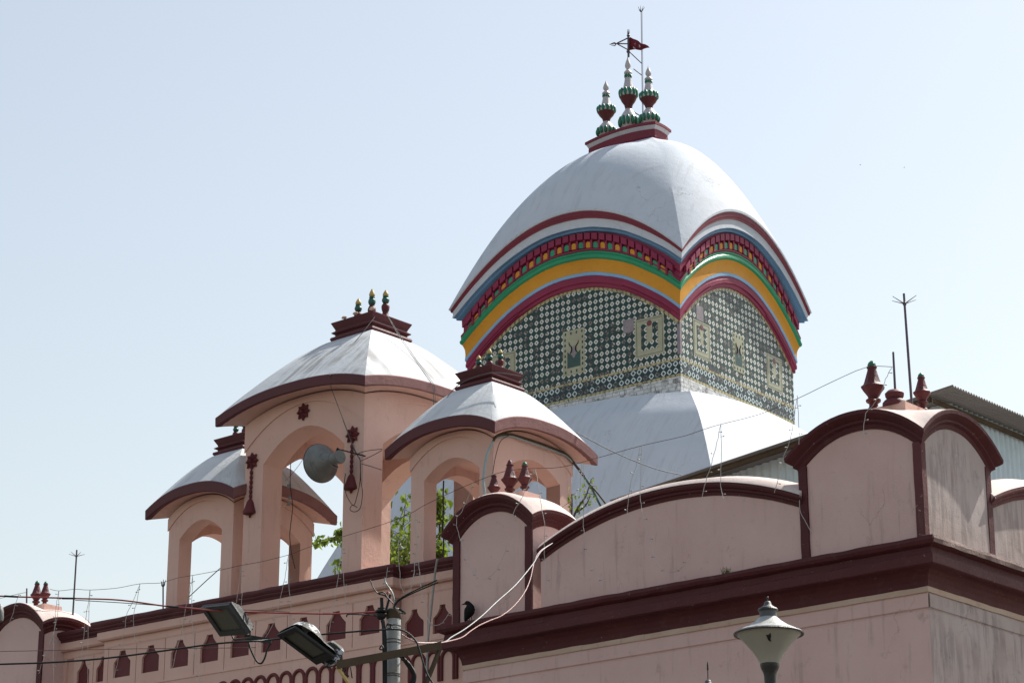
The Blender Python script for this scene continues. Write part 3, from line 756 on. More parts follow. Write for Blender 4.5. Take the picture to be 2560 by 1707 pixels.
# ================================================================== roof pavilions
def chhatri(name, rect, label, ov, zt, rise, hfas, zspring, zpeak, jamb, zout, zoutp, cap, zcap, zcapt, roofm, fin_sp, fin_h, fin_r, ped=0.1):
    s0, s1, v0, v1 = rect
    zb = 10.0
    e, mb = thing(name, G, (s0 + s1) / 2, (v0 + v1) / 2, zb, label, 'pavilion', 'open domed pavilions on the gallery roof')
    zf = zt - hfas                       # fascia bottom at the corners
    n = 24
    th = jamb
    # four arched walls, each with mitred ends, as one body
    m = mb()
    def wall(axis, const, inward):
        a0, a1 = (s0, s1) if axis == 0 else (v0, v1)
        c = (a0 + a1) / 2; h = (a1 - a0) / 2; hj = h - jamb
        top = [(a0 + (a1 - a0) * i / n, zf + 0.03 + rise * (1 - abs(-1 + 2 * i / n) ** 2.4)) for i in range(n + 1)]
        ar = [(c + hj * t, zspring + (zpeak - zspring) * (1 - abs(t) ** 1.9)) for t in [1 - 2 * i / 16 for i in range(17)]]
        out = [(a0, zb)] + top + [(a1, zb), (a1 - jamb, zb)] + ar + [(a0 + jamb, zb)]
        P = (lambda a, z: (a, const, z)) if axis == 0 else (lambda a, z: (const, a, z))
        vec = (0, inward * th, 0) if axis == 0 else (inward * th, 0, 0)
        # trim the ends of the side walls so that the corners butt
        if axis == 1:
            out = [(min(max(a, a0 + th), a1 - th), z) for a, z in out]
        m.prism([P(a, z) for a, z in out], vec)
        # spandrel layer standing proud above the outline arch
    wall(0, v0, 1); wall(0, v1, -1); wall(1, s0, 1); wall(1, s1, -1)
    m.box((s0 + th, v0 + th, zpeak + 0.12), (s1 - th, v1 - th, zpeak + 0.2))
    m.build('body', M['pink'], e)
    for axis, const, out_ in ((0, v0, -1), (1, s0, -1), (0, v1, 1), (1, s1, 1)):
        a0, a1 = (s0, s1) if axis == 0 else (v0, v1)
        a0 -= 0.018; a1 += 0.018
        c = (a0 + a1) / 2; h = (a1 - a0) / 2
        top = [(a0 + (a1 - a0) * i / n, zf + 0.02 + rise * (1 - abs(-1 + 2 * i / n) ** 2.4)) for i in range(n + 1)]
        lo = [(c + h * t, zout + (zoutp - zout) * (1 - abs(t) ** 2.1)) for t in [1 - 2 * i / n for i in range(n + 1)]]
        P = (lambda a, z: (a, const + 0.001 * out_ * -1, z)) if axis == 0 else (lambda a, z: (const + 0.001 * out_ * -1, a, z))
        vec = (0, out_ * 0.022, 0) if axis == 0 else (out_ * 0.022, 0, 0)
        m = mb(); m.prism([P(a, z) for a, z in top + lo], vec); m.build('spandrel', M['pink'], e)
    # soffit, fascia, roof shell
    m = mb(); m.bowloft(rect, [(-0.05, zf + 0.055, rise), (ov - 0.015, zf + 0.004, rise)], n, 2.4)
    m.build('soffit', M['pink'], e)
    m = mb(); m.bowloft(rect, [(ov - 0.07, zf + 0.012, rise), (ov - 0.02, zf, rise), (ov, zf + 0.012, rise), (ov + 0.004, zt - 0.02, rise), (ov - 0.01, zt, rise), (ov - 0.1, zt + 0.02, rise)], n, 2.4)
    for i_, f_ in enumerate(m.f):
        if i_ % (4 * n) >= 3 * n: m.m[i_] = 1          # sun-facing side: sunlight put into a lighter maroon, along with real fading
    m.build('fascia', [M['maroon'], M['fascia_sunlit']], e)
    p0, p1, q0, q1 = cap
    q_end = ov - 0.012 + min(p0 - s0, q0 - v0)
    m = mb(); rows = []
    K = 14
    for i in range(K + 1):
        f = i / K
        zz = zt - 0.004 + (zcap - zt + 0.03) * (1 - (1 - f) ** 1.28)
        rr = rise * (1 - f) ** 1.4
        o = ov - 0.012
        a0 = s0 - o + (p0 + 0.04 - s0 + o) * f; a1 = s1 + o + (p1 - 0.04 - s1 - o) * f
        b0 = v0 - o + (q0 + 0.04 - v0 + o) * f; b1 = v1 + o + (q1 - 0.04 - v1 - o) * f
        row = []
        for sd in range(4):
            for k in range(n):
                t = -1 + 2 * k / n; h = zz + rr * (1 - abs(t) ** 2.4); u_ = (t + 1) / 2
                q = [(a0 + (a1-a0)*u_, b0), (a1, b0 + (b1-b0)*u_), (a1 + (a0-a1)*u_, b1), (a0, b1 + (b0-b1)*u_)][sd]
                row.append(m.vert((q[0], q[1], h)))
        rows.append(row)
    for r0, r1 in zip(rows, rows[1:]):
        for k in range(4 * n): m.face((r0[k], r0[(k+1) % (4*n)], r1[(k+1) % (4*n)], r1[k]))
    m.face(rows[-1])
    m.build('roof', roofm, e, 38)
    H = zcapt - zcap
    m = mb(); m.bowloft(cap, [(-0.08, zcap - 0.05, 0), (-0.06, zcap, 0), (0.005, zcap + 0.04 * H, 0), (0.02, zcap + 0.13 * H, 0), (0.01, zcap + 0.22 * H, 0), (-0.045, zcap + 0.30 * H, 0), (-0.045, zcap + 0.36 * H, 0),
                            (0.0, zcap + 0.44 * H, 0), (0.005, zcap + 0.48 * H, 0), (-0.045, zcap + 0.58 * H, 0), (-0.045, zcap + 0.64 * H, 0), (0.01, zcap + 0.96 * H, 0), (0.01, zcap + H, 0)], 2, 2.0, 1.0, True, True)
    m.build('cap', M['maroon'], e)
    cs, cv = (p0 + p1) / 2, (q0 + q1) / 2
    for k, hh in ((-1, 0.92), (0, 1.16), (1, 0.92)):
        c = (cs + k * fin_sp, cv, zcapt + ped); h = fin_h * hh; r = fin_r
        m = mb(); m.lathe(c, [(r * 1.5, -ped - 0.005), (r * 1.35, -ped * 0.8), (r * 0.85, -ped * 0.45), (r * 0.72, -ped * 0.15), (r * 0.9, 0), (r * 1.02, 0.10 * h), (r * 1.08, 0.2 * h), (r * 0.9, 0.29 * h), (r * 0.66, 0.325 * h), (r * 0.7, 0.345 * h), (r * 0.6, 0.36 * h)], 16)
        f = m.build('finial', M['finial_maroon'], e, 50)
        m = mb(); m.lathe(c, [(r * 0.55, 0.36 * h), (r * 0.8, 0.40 * h), (r * 1.0, 0.48 * h), (r * 0.88, 0.575 * h), (r * 0.62, 0.62 * h), (r * 0.78, 0.64 * h), (r * 0.76, 0.665 * h), (r * 0.55, 0.68 * h)], 16)
        m.build('green_bulb', M['bottle_green'], f, 50)
        m = mb(); m.lathe(c, [(r * 0.5, 0.68 * h), (r * 0.76, 0.72 * h), (r * 0.78, 0.77 * h), (r * 0.6, 0.85 * h), (r * 0.34, 0.93 * h), (r * 0.1, 0.985 * h), (0.002, h)], 16)
        m.build('yellow_bud', M['yellow'], f, 60)
    return e, mb
sm = dict(ov=0.30, zt=12.21, rise=0.27, hfas=0.19, zspring=11.64, zpeak=11.90, jamb=0.285, zout=11.83, zoutp=12.22, zcap=13.22, zcapt=13.52, fin_sp=0.235, fin_h=0.285, fin_r=0.054, ped=0.11)
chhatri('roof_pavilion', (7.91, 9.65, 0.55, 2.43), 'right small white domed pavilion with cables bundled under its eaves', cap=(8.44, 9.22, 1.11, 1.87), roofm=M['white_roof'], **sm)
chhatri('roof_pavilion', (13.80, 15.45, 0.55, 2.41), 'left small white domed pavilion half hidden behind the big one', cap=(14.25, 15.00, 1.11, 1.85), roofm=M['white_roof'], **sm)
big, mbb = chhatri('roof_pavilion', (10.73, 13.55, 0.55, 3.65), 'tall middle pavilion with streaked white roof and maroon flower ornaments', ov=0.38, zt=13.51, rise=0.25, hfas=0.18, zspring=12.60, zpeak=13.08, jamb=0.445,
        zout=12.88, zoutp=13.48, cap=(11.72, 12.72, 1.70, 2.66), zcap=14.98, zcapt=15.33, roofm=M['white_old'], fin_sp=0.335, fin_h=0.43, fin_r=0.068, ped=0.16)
def rosette(c, r):
    """eight-petalled flower relief on the front of the middle pavilion"""
    m = mbb(); s, v, z = c
    for ring, rr, d, w_ in ((0, r, 0.0, 0.27), (1, r * 0.66, 0.018, 0.22)):
        for k in range(8):
            a = 2 * math.pi * (k + 0.5 * ring) / 8
            ca, sa = math.cos(a), math.sin(a)
            def q(x, y, dep): return (s + (x * ca - y * sa), v - dep, z + (x * sa + y * ca))
            tip = q(rr, 0, 0.012 + d); ba = q(rr * 0.15, 0, 0.03 + d); l_ = q(rr * 0.62, rr * w_, 0.008 + d); r_ = q(rr * 0.62, -rr * w_, 0.008 + d); md = q(rr * 0.6, 0, 0.045 + d)
            l0 = q(rr * 0.62, rr * w_, -0.01); r0 = q(rr * 0.62, -rr * w_, -0.01); t0 = q(rr, 0, -0.01)
            i = [m.vert(p) for p in (tip, ba, l_, r_, md, l0, r0, t0)]
            for f in ((0, 4, 2), (1, 2, 4), (1, 4, 3), (3, 4, 0), (0, 2, 5, 7), (0, 7, 6, 3), (2, 1, 5), (1, 3, 6)): m.face([i[x] for x in f])
    m.ball((s, v - 0.045, z), 0.03, 0.02, 0.03, 8, 6)
    return m.build('flower_ornament', M['niche'], big)
rosette((12.15, 0.53, 13.33), 0.155)
for cs in (13.37, 10.975):
    fl = rosette((cs, 0.53, 12.70), 0.155)
    m = mbb()
    for k in range(6): m.ball((cs, 0.525, 12.50 - k * 0.083), 0.030, 0.028, 0.047, 8, 6)
    ch = m.build('bead_chain', M['niche'], big, 60)
    m = mbb(); m.lathe((cs, 0.525, 11.76), [(0.03, 0), (0.118, 0.02), (0.12, 0.05), (0.108, 0.08), (0.085, 0.14), (0.06, 0.22), (0.035, 0.26), (0.02, 0.28)], 18)
    m.lathe((cs, 0.525, 11.715), [(0.01, 0), (0.02, 0.02), (0.02, 0.05)], 10)
    m.build('bell_tassel', M['niche'], ch, 50)

# ================================================================== main temple tower
tw, mbt = thing('temple_tower', T, 3.15, 2.51, 0, 'great white domed temple tower with rainbow eaves and green tiled walls', 'temple')
DR = (0.0, 6.3, 0.0, 5.02)
m = mbt(); m.bowloft(DR, [(0.0, 18.1, 0), (0.0, 18.665, 0)], 2); m.build('white_tile_course', M['bricks'], tw)
m = mbt(); m.bowloft(DR, [(0.0, 18.665, 0), (0.0, 18.73, 0)], 2); m.build('tile_border', M['strip'], tw)
m = mbt(); m.bowloft(DR, [(0.0, 18.73, 0), (0.0, 19.06, 0)], 2); m.build('lower_tile_course', M['tiles_low'], tw)
m = mbt(); m.bowloft(DR, [(0.0, 19.06, 0), (0.0, 19.115, 0)], 2); m.build('tile_border', M['strip'], tw)
m = mbt(); m.bowloft(DR, [(0.0, 19.115, 0), (0.0, 20.2, 1.5)], 24); m.build('tiled_wall', M['tiles'], tw)
m = mbt(); m.bowloft(DR, [(0.0, 19.90, 1.49), (0.006, 19.905, 1.49), (0.006, 20.01, 1.48)], 40); m.build('arched_tile_border', M['strip'], tw)
m = mbt()
for a, b in ((0.0, 0.0),):
    m.box((-0.008, -0.006, 19.2), (0.075, 0.07, 20.0))
m.build('corner_tile_strip', M['tile_grey'], tw)
def band(name, rings, mat, n=40):
    m = mbt(); m.bowloft(DR, rings, n, 2.0, wob=0.016); return m.build(name, M[mat], tw, 35)
band('crimson_band', [(0.0, 20.0, 1.46), (0.045, 20.005, 1.46), (0.05, 20.10, 1.465), (0.075, 20.11, 1.465), (0.08, 20.19, 1.47), (0.07, 20.2, 1.47), (0.07, 20.275, 1.475)], 'crimson')
# stepped relief on the crimson band
m = mbt()
def arcpts(side, t0, t1, o, z, rise, n=10):
    out = []
    for i in range(n + 1):
        t = t0 + (t1 - t0) * i / n; h = z + rise * (1 - t * t); f = (t + 1) / 2
        out.append(((DR[0] + 6.3 * f, -o, h)) if side == 0 else ((-o, 5.02 * f, h)))
    return out
for side in (0, 1):
    for t0, t1, dz in ((-0.93, -0.5, 0.0), (-0.5, -0.08, 0.05), (0.08, 0.5, 0.05), (0.5, 0.93, 0.0)):
        lo = arcpts(side, t0, t1, 0.052, 20.055 + dz, 1.465); hi = arcpts(side, t0, t1, 0.052, 20.085 + dz, 1.465)
        d = (0, -0.03, 0) if side == 0 else (-0.03, 0, 0)
        m.prism(lo + hi[::-1], d)
m.build('stepped_relief', M['crimson'], tw)
band('blue_line', [(0.05, 20.27, 1.475), (0.088, 20.272, 1.475), (0.09, 20.345, 1.48), (0.06, 20.35, 1.48)], 'blue')
band('ochre_band', [(0.06, 20.345, 1.48), (0.085, 20.35, 1.48), (0.082, 20.45, 1.475), (0.09, 20.56, 1.465), (0.11, 20.63, 1.455), (0.14, 20.695, 1.45), (0.1, 20.70, 1.45)], 'orange')
band('green_moulding', [(0.1, 20.695, 1.45), (0.145, 20.697, 1.45), (0.18, 20.73, 1.45), (0.187, 20.78, 1.45), (0.168, 20.825, 1.45), (0.15, 20.84, 1.45), (0.165, 20.86, 1.45), (0.165, 20.885, 1.455), (0.14, 20.9, 1.46), (0.1, 20.9, 1.46)], 'green')
fr = band('bracket_frieze', [(0.1, 20.9, 1.46), (0.165, 20.902, 1.46), (0.17, 20.945, 1.465), (0.12, 20.955, 1.465), (0.115, 21.15, 1.48), (0.145, 21.16, 1.48), (0.15, 21.335, 1.50), (0.1, 21.34, 1.5)], 'crimson')
for side, L_, N in ((0, 6.3, 29), (1, 5.02, 23)):
    for k in range(N):
        c = L_ * (k + 0.5) / N
        t = -1 + 2 * c / L_
        zz = 20.965 + 1.47 * (1 - t * t); sl = -2 * t * 2 / L_ * 1.47
        hw = 0.066
        def q(a, o, z): return (a, -o, z + sl * (a - c)) if side == 0 else (-o, a, z + sl * (a - c))
        m = mbt()
        pts = [q(c - hw, 0.12, zz), q(c - hw, 0.12, zz + 0.12), q(c - hw * 0.5, 0.12, zz + 0.155), q(c + hw * 0.5, 0.12, zz + 0.155), q(c + hw, 0.12, zz + 0.12), q(c + hw, 0.12, zz)]
        m.prism(pts, (0, -0.045, 0) if side == 0 else (-0.045, 0, 0))
        m.build('painted_block', M['orange'] if k % 2 else M['green'], tw)
        m = mbt(); c2 = c + L_ / N / 2
        if k < N - 1:
            t2 = -1 + 2 * c2 / L_; z2 = 20.955 + 1.47 * (1 - t2 * t2)
            p = [(c2 - 0.03, z2), (c2 - 0.03, z2 + 0.21), (c2 + 0.03, z2 + 0.21), (c2 + 0.03, z2)]
            m.prism([(a, -0.11, z) if side == 0 else (-0.11, a, z) for a, z in p], (0, -0.075, 0) if side == 0 else (-0.075, 0, 0))
            o = m.build('frieze_bracket', M['crimson'], fr)
        m = mbt(); z3_ = 21.165 + 1.48 * (1 - t * t)
        m.prism([q(c - 0.085, 0.14, z3_ - zz + zz), q(c - 0.085, 0.14, z3_ + 0.165), q(c + 0.085, 0.14, z3_ + 0.165), q(c + 0.085, 0.14, z3_)], (0, -0.075, 0) if side == 0 else (-0.075, 0, 0))
        m.build('dentil', M['crimson'], fr)
band('blue_soffit', [(0.1, 21.335, 1.5), (0.245, 21.34, 1.5), (0.25, 21.385, 1.51), (0.315, 21.395, 1.52)], 'blue_shaded')
band('white_moulding', [(0.29, 21.393, 1.52), (0.318, 21.394, 1.52), (0.315, 21.44, 1.54), (0.305, 21.50, 1.57), (0.325, 21.545, 1.60), (0.25, 21.55, 1.60)], 'white')
band('maroon_moulding', [(0.25, 21.54, 1.60), (0.345, 21.542, 1.60), (0.35, 21.575, 1.63), (0.358, 21.58, 1.63), (0.365, 21.635, 1.69), (0.30, 21.64, 1.70)], 'tower_maroon')
# dome
qs = np.array([0, .3, .65, 1.0, 1.4, 1.75, 2.1, 2.45]); zs = np.array([21.62, 22.46, 23.30, 24.04, 24.78, 25.22, 25.62, 25.94])
cf = np.polyfit(qs, zs, 4)
m = mbt(); rings = [(0.30, 21.60, 1.70), (0.385, 21.605, 1.73)]
for i in range(25):
    q = 2.45 * i / 24
    rings.append((0.385 - q * 2.49 / 2.45, 21.64 + (np.polyval(cf, q) - np.polyval(cf, 0)), 1.72 * (1 - q / 2.45) ** 1.15 + 0.035))
m.bowloft(DR, rings, 40, 2.0, 1.0, True)
m.build('dome', M['white'], tw, 11)
CR = (2.06, 4.24, 2.18, 2.86)
m = mbt(); m.bowloft(CR, [(-0.06, 25.75, 0.05), (-0.055, 26.02, 0.08), (-0.04, 26.03, 0.08), (-0.045, 26.08, 0.09), (-0.05, 26.24, 0.10)], 12, 2.0, 0.3, True); cp = m.build('cap', M['tower_maroon'], tw)
m = mbt(); m.bowloft(CR, [(-0.05, 26.235, 0.1), (-0.04, 26.25, 0.1), (0.0, 26.33, 0.105), (-0.04, 26.335, 0.1)], 12, 2.0, 0.3, True); m.build('cap_white_moulding', M['silver'], cp)
m = mbt(); m.bowloft(CR, [(0.0, 26.325, 0.105), (0.02, 26.33, 0.11), (0.02, 26.40, 0.11), (0.0, 26.405, 0.11)], 12, 2.0, 0.3, True); m.build('cap_top_slab', M['tower_maroon'], cp)
# lower roof
prof = [(-0.2, 18.5), (0.0, 18.33), (0.45, 18.12), (0.8, 17.85), (1.3, 17.22), (1.8, 16.48), (2.15, 15.75), (2.5, 14.8), (2.8, 14.1), (3.1, 13.2), (3.3, 12.4)]
po = np.array([p[0] for p in prof]); pz = np.array([p[1] for p in prof])
m = mbt(); rings = []
cf2 = np.polyfit(po, pz, 5)
rings = [(-0.1, 18.28, 0.2), (0.74, 17.96, 0.30), (0.80, 17.88, 0.32)]
for i in range(1, 26):
    o = 0.80 + 2.5 * i / 25
    rings.append((o, float(np.polyval(cf2, o)) if o > 1.25 else 17.88 + (float(np.polyval(cf2, 1.25)) - 17.88) * (o - 0.8) / 0.45, 0.22 + 0.14 * o))
m.bowloft(DR, rings, 24, 2.0)
m.build('lower_roof', M['white'], tw, 12)
m = mbt(); m.bowloft(DR, [(3.3, 12.4, 0.8), (3.2, 12.0, 0.8), (2.6, 11.8, 0.8), (2.5, 0, 0)], 12); m.build('lower_storey', M['tiles_low'], tw)
# tile pictures on the walls
def panel(side, a0, a1, z0, z1, kind):
    def q(a, z, o): return (a, -o, z) if side == 0 else (-o, a, z)
    def rect(m, x0, x1, y0, y1, o, d=0.004):
        m.prism([q(x0, y0, o), q(x1, y0, o), q(x1, y1, o), q(x0, y1, o)], (0, -d, 0) if side == 0 else (-d, 0, 0))
    w_, h_ = a1 - a0, z1 - z0
    m = mbt(); rect(m, a0, a1, z0, z1, 0.001)
    pn = m.build('bird_picture_panel' if kind == 'bird' else 'window_picture_panel', M['cream'], tw)
    c = (a0 + a1) / 2
    if kind == 'bird':
        m = mbt(); fw = 0.2 * w_
        m.prism([q(a0 + fw, z0 + 0.16 * h_, 0.005), q(a1 - fw, z0 + 0.16 * h_, 0.005), q(a1 - fw, z0 + 0.52 * h_, 0.005), q(c, z0 + 0.40 * h_, 0.005), q(a0 + fw, z0 + 0.52 * h_, 0.005)], (0, -0.003, 0) if side == 0 else (-0.003, 0, 0))
        m.build('green_field', M['tile_dark'], pn)
        m = mbt()
        for sgn in (-1, 1):
            pts = [q(c + sgn * x * w_, z0 + z * h_, 0.012) for x, z in ((0.22, 0.74), (0.20, 0.68), (0.10, 0.62), (0.09, 0.54), (0.16, 0.47))]
            m.tube(pts, [0.006, 0.012, 0.016, 0.02, 0.012], 6)
        m.build('bird_necks', M['black'], pn)
        m = mbt(); m.ball(q(c, z0 + 0.50 * h_, 0.006), 0.1 * w_ if side == 0 else 0.008, 0.008 if side == 0 else 0.1 * w_, 0.14 * h_, 10, 8)
        m.build('grey_vase', M['tile_grey'], pn)
        m = mbt()
        for x in np.linspace(0.12, 0.88, 4):
            for z in (0.07, 0.93): m.ball(q(a0 + x * w_, z0 + z * h_, 0.006), 0.025 if side == 0 else 0.004, 0.004 if side == 0 else 0.025, 0.04, 6, 5)
        for z in np.linspace(0.2, 0.8, 6):
            for x in (0.1, 0.9): m.ball(q(a0 + x * w_, z0 + z * h_, 0.006), 0.025 if side == 0 else 0.004, 0.004 if side == 0 else 0.025, 0.04, 6, 5)
        m.build('leaf_border', M['tile_dark'], pn)
    else:
        fw = 0.21 * w_
        m = mbt()
        rect(m, a0 + fw, c - 0.1 * w_, z0 + 0.17 * h_, z1 - 0.15 * h_, 0.005)
        rect(m, c + 0.1 * w_, a1 - fw, z0 + 0.17 * h_, z1 - 0.15 * h_, 0.005)
        rect(m, c - 0.1 * w_, c + 0.1 * w_, z0 + 0.17 * h_, z0 + 0.36 * h_, 0.005)
        m.build('tiled_opening', M['tiles'], pn)
        m = mbt(); m.ball(q(c, z1 - 0.15 * h_, 0.006), 0.075 if side == 0 else 0.006, 0.006 if side == 0 else 0.075, 0.075, 10, 6)
        m.build('red_flower', M['tile_red'], pn)
        m = mbt(); e_ = 0.05 * w_
        for x0, x1, y0, y1 in ((a0 + e_, a1 - e_, z0 + e_, z0 + e_ + 0.01), (a0 + e_, a1 - e_, z1 - e_ - 0.01, z1 - e_), (a0 + e_, a0 + e_ + 0.01, z0 + e_ + 0.011, z1 - e_ - 0.011), (a1 - e_ - 0.01, a1 - e_, z0 + e_ + 0.011, z1 - e_ - 0.011)):
            rect(m, x0, x1, y0, y1, 0.005, 0.002)
        m.build('green_outline', M['tile_dark'], pn)
panel(0, 2.75, 3.40, 19.31, 20.44, 'bird'); panel(0, 0.44, 1.27, 19.32, 20.28, 'window'); panel(0, 4.85, 5.66, 19.32, 20.28, 'window')
panel(1, 0.57, 1.28, 19.33, 20.23, 'window'); panel(1, 2.27, 2.76, 19.39, 20.35, 'bird'); panel(1, 3.78, 4.50, 19.34, 20.22, 'window')
m = mbt(); m.prism([(1.30, -0.001, 20.03), (1.61, -0.001, 20.03), (1.61, -0.001, 20.36), (1.30, -0.001, 20.36)], (0, -0.003, 0)); m.build('patched_tiles', M['tile_grey'], tw)
m = mbt(); m.prism([(-0.001, 0.72, 20.25), (-0.001, 1.02, 20.25), (-0.001, 1.02, 20.62), (-0.001, 0.72, 20.62)], (-0.003, 0, 0)); m.build('patched_tiles', M['tile_grey'], tw)
# spires
def spire(s, v, z, h, parent):
    k = 1.0
    g_ = h / 1.38
    c = (s, v, z)
    m = mbt(); m.lathe(c, [(0.19*k, -0.1), (0.19*k, 0.10*g_), (0.20*k, 0.11*g_), (0.24*k, 0.20*g_), (0.22*k, 0.27*g_), (0.17*k, 0.33*g_), (0.11*k, 0.39*g_), (0.085*k, 0.42*g_)], 20)
    f = m.build('spire', M['silver'], parent, 45)
    m = mbt()
    for i in range(12):
        a = 2 * math.pi * i / 12
        m.ball((s + 0.235*k*math.cos(a), v + 0.235*k*math.sin(a), z + 0.185*g_), 0.052*k, 0.052*k, 0.085*g_, 8, 6)
    m.build('petal_ring', M['petal'], f, 60)
    m = mbt(); m.lathe(c, [(0.085*k, 0.42*g_), (0.09*k, 0.45*g_), (0.11*k, 0.50*g_), (0.17*k, 0.56*g_), (0.215*k, 0.63*g_)], 36, 16, 0.07); m.build('ribbed_cup', M['finial_maroon'], f, 60)
    m = mbt(); m.lathe(c, [(0.205*k, 0.625*g_), (0.235*k, 0.66*g_), (0.23*k, 0.70*g_), (0.14*k, 0.76*g_), (0.12*k, 0.79*g_)], 24); m.build('lotus_dish', M['silver'], f, 60)
    m = mbt()
    for i in range(12):
        a = 2 * math.pi * (i + 0.5) / 12
        m.ball((s + 0.215*k*math.cos(a), v + 0.215*k*math.sin(a), z + 0.70*g_), 0.05*k, 0.05*k, 0.075*g_, 8, 6)
    m.build('petal_ring', M['petal'], f, 60)
    m = mbt(); m.lathe(c, [(0.13*k, 0.775*g_), (0.115*k, 0.82*g_), (0.09*k, 0.91*g_), (0.075*k, 0.99*g_)], 36, 12, 0.12); m.build('fluted_neck', M['silver'], f, 60)
    m = mbt()
    for i in range(8):
        a = 2 * math.pi * i / 8
        m.ball((s + 0.078*k*math.cos(a), v + 0.078*k*math.sin(a), z + 1.01*g_), 0.028*k, 0.028*k, 0.04*g_, 6, 5)
    m.build('bead_ring', M['petal'], f, 60)
    m = mbt(); m.lathe(c, [(0.07*k, 0.97*g_), (0.07*k, 1.04*g_), (0.075*k, 1.055*g_), (0.105*k, 1.065*g_), (0.10*k, 1.09*g_), (0.05*k, 1.125*g_), (0.04*k, 1.14*g_), (0.075*k, 1.18*g_), (0.078*k, 1.215*g_), (0.055*k, 1.275*g_), (0.02*k, 1.33*g_), (0.004, 1.38*g_)], 20); m.build('top_bud', M['silver'], f, 60)
    return f
spire(3.82, 2.52, 26.47, 1.70, tw); spire(3.11, 2.52, 26.49, 2.17, tw); spire(2.47, 2.52, 26.46, 1.74, tw)

# ================================================================== corrugated shed behind the parapet
sh, mbs = thing('corrugated_shed', G, 1.8, 4.0, 0, 'corrugated zinc shed rising behind the corner turret', 'shed')
def zr(s): return 12.46 - 0.095 * (s - 1.8)
def corrugated(m, P, Q, down, amp, nrm, pitch=0.076, sub=6):
    """sheet from the line P-Q hanging along 'down', waves across the line"""
    P, Q, down, nrm = Vector(P), Vector(Q), Vector(down), Vector(nrm)
    L_ = (Q - P).length; n = int(L_ / pitch * sub)
    prev = None
    for i in range(n + 1):
        f = i / n
        w_ = nrm * (amp * math.sin(2 * math.pi * f * L_ / pitch))
        a = m.vert(P + (Q - P) * f + w_); b = m.vert(P + (Q - P) * f + w_ + down)
        if prev: m.face((prev[0], a, b, prev[1]))
        prev = (a, b)
m = mbs()
corrugated(m, (1.8, 4.0, zr(1.8)), (1.8, 14.0, zr(1.8)), (6.6, 0, zr(8.4) - zr(1.8)), 0.018, (0, 0, 1))
o = m.build('roof_sheet', M['zinc_dark'], sh, 60, fix=False)
so = o.modifiers.new('thickness', 'SOLIDIFY'); so.thickness = 0.006
m = mbs()
corrugated(m, (2.2, 4.5, zr(2.2) - 0.03), (2.2, 14.0, zr(2.2) - 0.03), (0, 0, -3.2), 0.022, (1, 0, 0), 0.15)
m.build('side_wall', M['zinc'], sh, 60, fix=False)
m = mbs()
n = 240; prev = None
for i in range(n + 1):
    s = 2.2 + 5.6 * i / n; w_ = 0.022 * math.sin(2 * math.pi * (s - 2.2) / 0.15)
    a = m.vert((s, 4.5 + w_, zr(s) - 0.03)); b = m.vert((s, 4.5 + w_, 9.2))
    if prev: m.face((prev[0], a, b, prev[1]))
    prev = (a, b)
m.build('front_wall', M['zinc'], sh, 60, fix=False)
m = mbs()
for v in (4.08, 5.6, 7.4, 9.2): m.obox((2.25, v, zr(2.25) - 0.10), (5.9, 0, zr(8.15) - zr(2.25)), (0, 0.06, 0), (0, 0, 0.075))
for s in (2.12, 4.2, 6.6): m.obox((s, 4.05, zr(s) - 0.17), (0.05, 0, 0), (0, 9.5, 0), (0, 0, 0.065))
m.build('roof_purlin', M['rust'], sh)

# ================================================================== lightning rods and tridents on the roofs
def rod(name, base, top, r, label, prongs=6, pl=0.16, up=0.5, cat='lightning rod', mat='rod', ball=0.02, group='rods on the roofs'):
    base, top = Vector(base), Vector(top)
    e, mb = wthing(name, base, label, cat, group)
    m = mb(); m.tube([base, base.lerp(top, 0.5), top], [r, r * 0.95, r * 0.85], 8); m.build('shaft', M[mat], e, 60)
    if prongs:
        hub = top - (top - base).normalized() * pl * 0.8
        m = mb(); m.ball(hub, ball, ball, ball * 1.3, 8, 6)
        for k in range(prongs):
            a = 2 * math.pi * k / prongs + 0.4
            m.tube([hub, hub + Vector((math.cos(a) * pl, math.sin(a) * pl, pl * up))], [r * 0.45, r * 0.2], 5)
        m.build('prong_crown', M[mat], e, 60)
    return e
rod('lightning_rod', G.hit(180, 1570, 0.62), G.hit(192, 1374, 0.62), 0.017, 'thin lightning rod on the far left turret roof', 5, 0.15, 0.35)
rod('lightning_rod', G.hit(2279.5, 1012, 1.25), G.hit(2259.6, 734, 1.25), 0.019, 'tall purple-grey lightning rod beside the corner turret finials', 6, 0.19, 0.45, ball=0.028)
rod('metal_stub_pole', G.hit(2238.6, 990, 0.62), G.hit(2233, 880, 0.62), 0.017, 'bare short pole standing on the broken finial stump', 0, cat='pole')
rod('metal_stub_pole', G.hit(66.5, 1512, 0.45), G.hit(67, 1470, 0.45), 0.016, 'bare short pole beside the far left finials', 0, cat='pole')
b_, t_ = G.hit(407.7, 1525, 0.6), G.hit(407.7, 1466, 0.6)
e, mb = wthing('trident', b_, 'small iron trident standing on the gallery cornice', 'trident', 'rods on the roofs')
m = mb(); m.tube([b_, t_], 0.013, 8); m.build('shaft', M['rod'], e, 60)
m = mb(); ax = (G.u * -1)
for k in (-1, 0, 1):
    m.tube([t_, t_ + ax * 0.035 * k + Vector((0, 0, 0.03)), t_ + ax * 0.04 * k + Vector((0, 0, 0.07)), t_ + ax * 0.062 * k + Vector((0, 0, 0.13 if k == 0 else 0.11))], [0.012, 0.012, 0.010, 0.004], 6)
m.build('fork', M['rod'], e, 60)
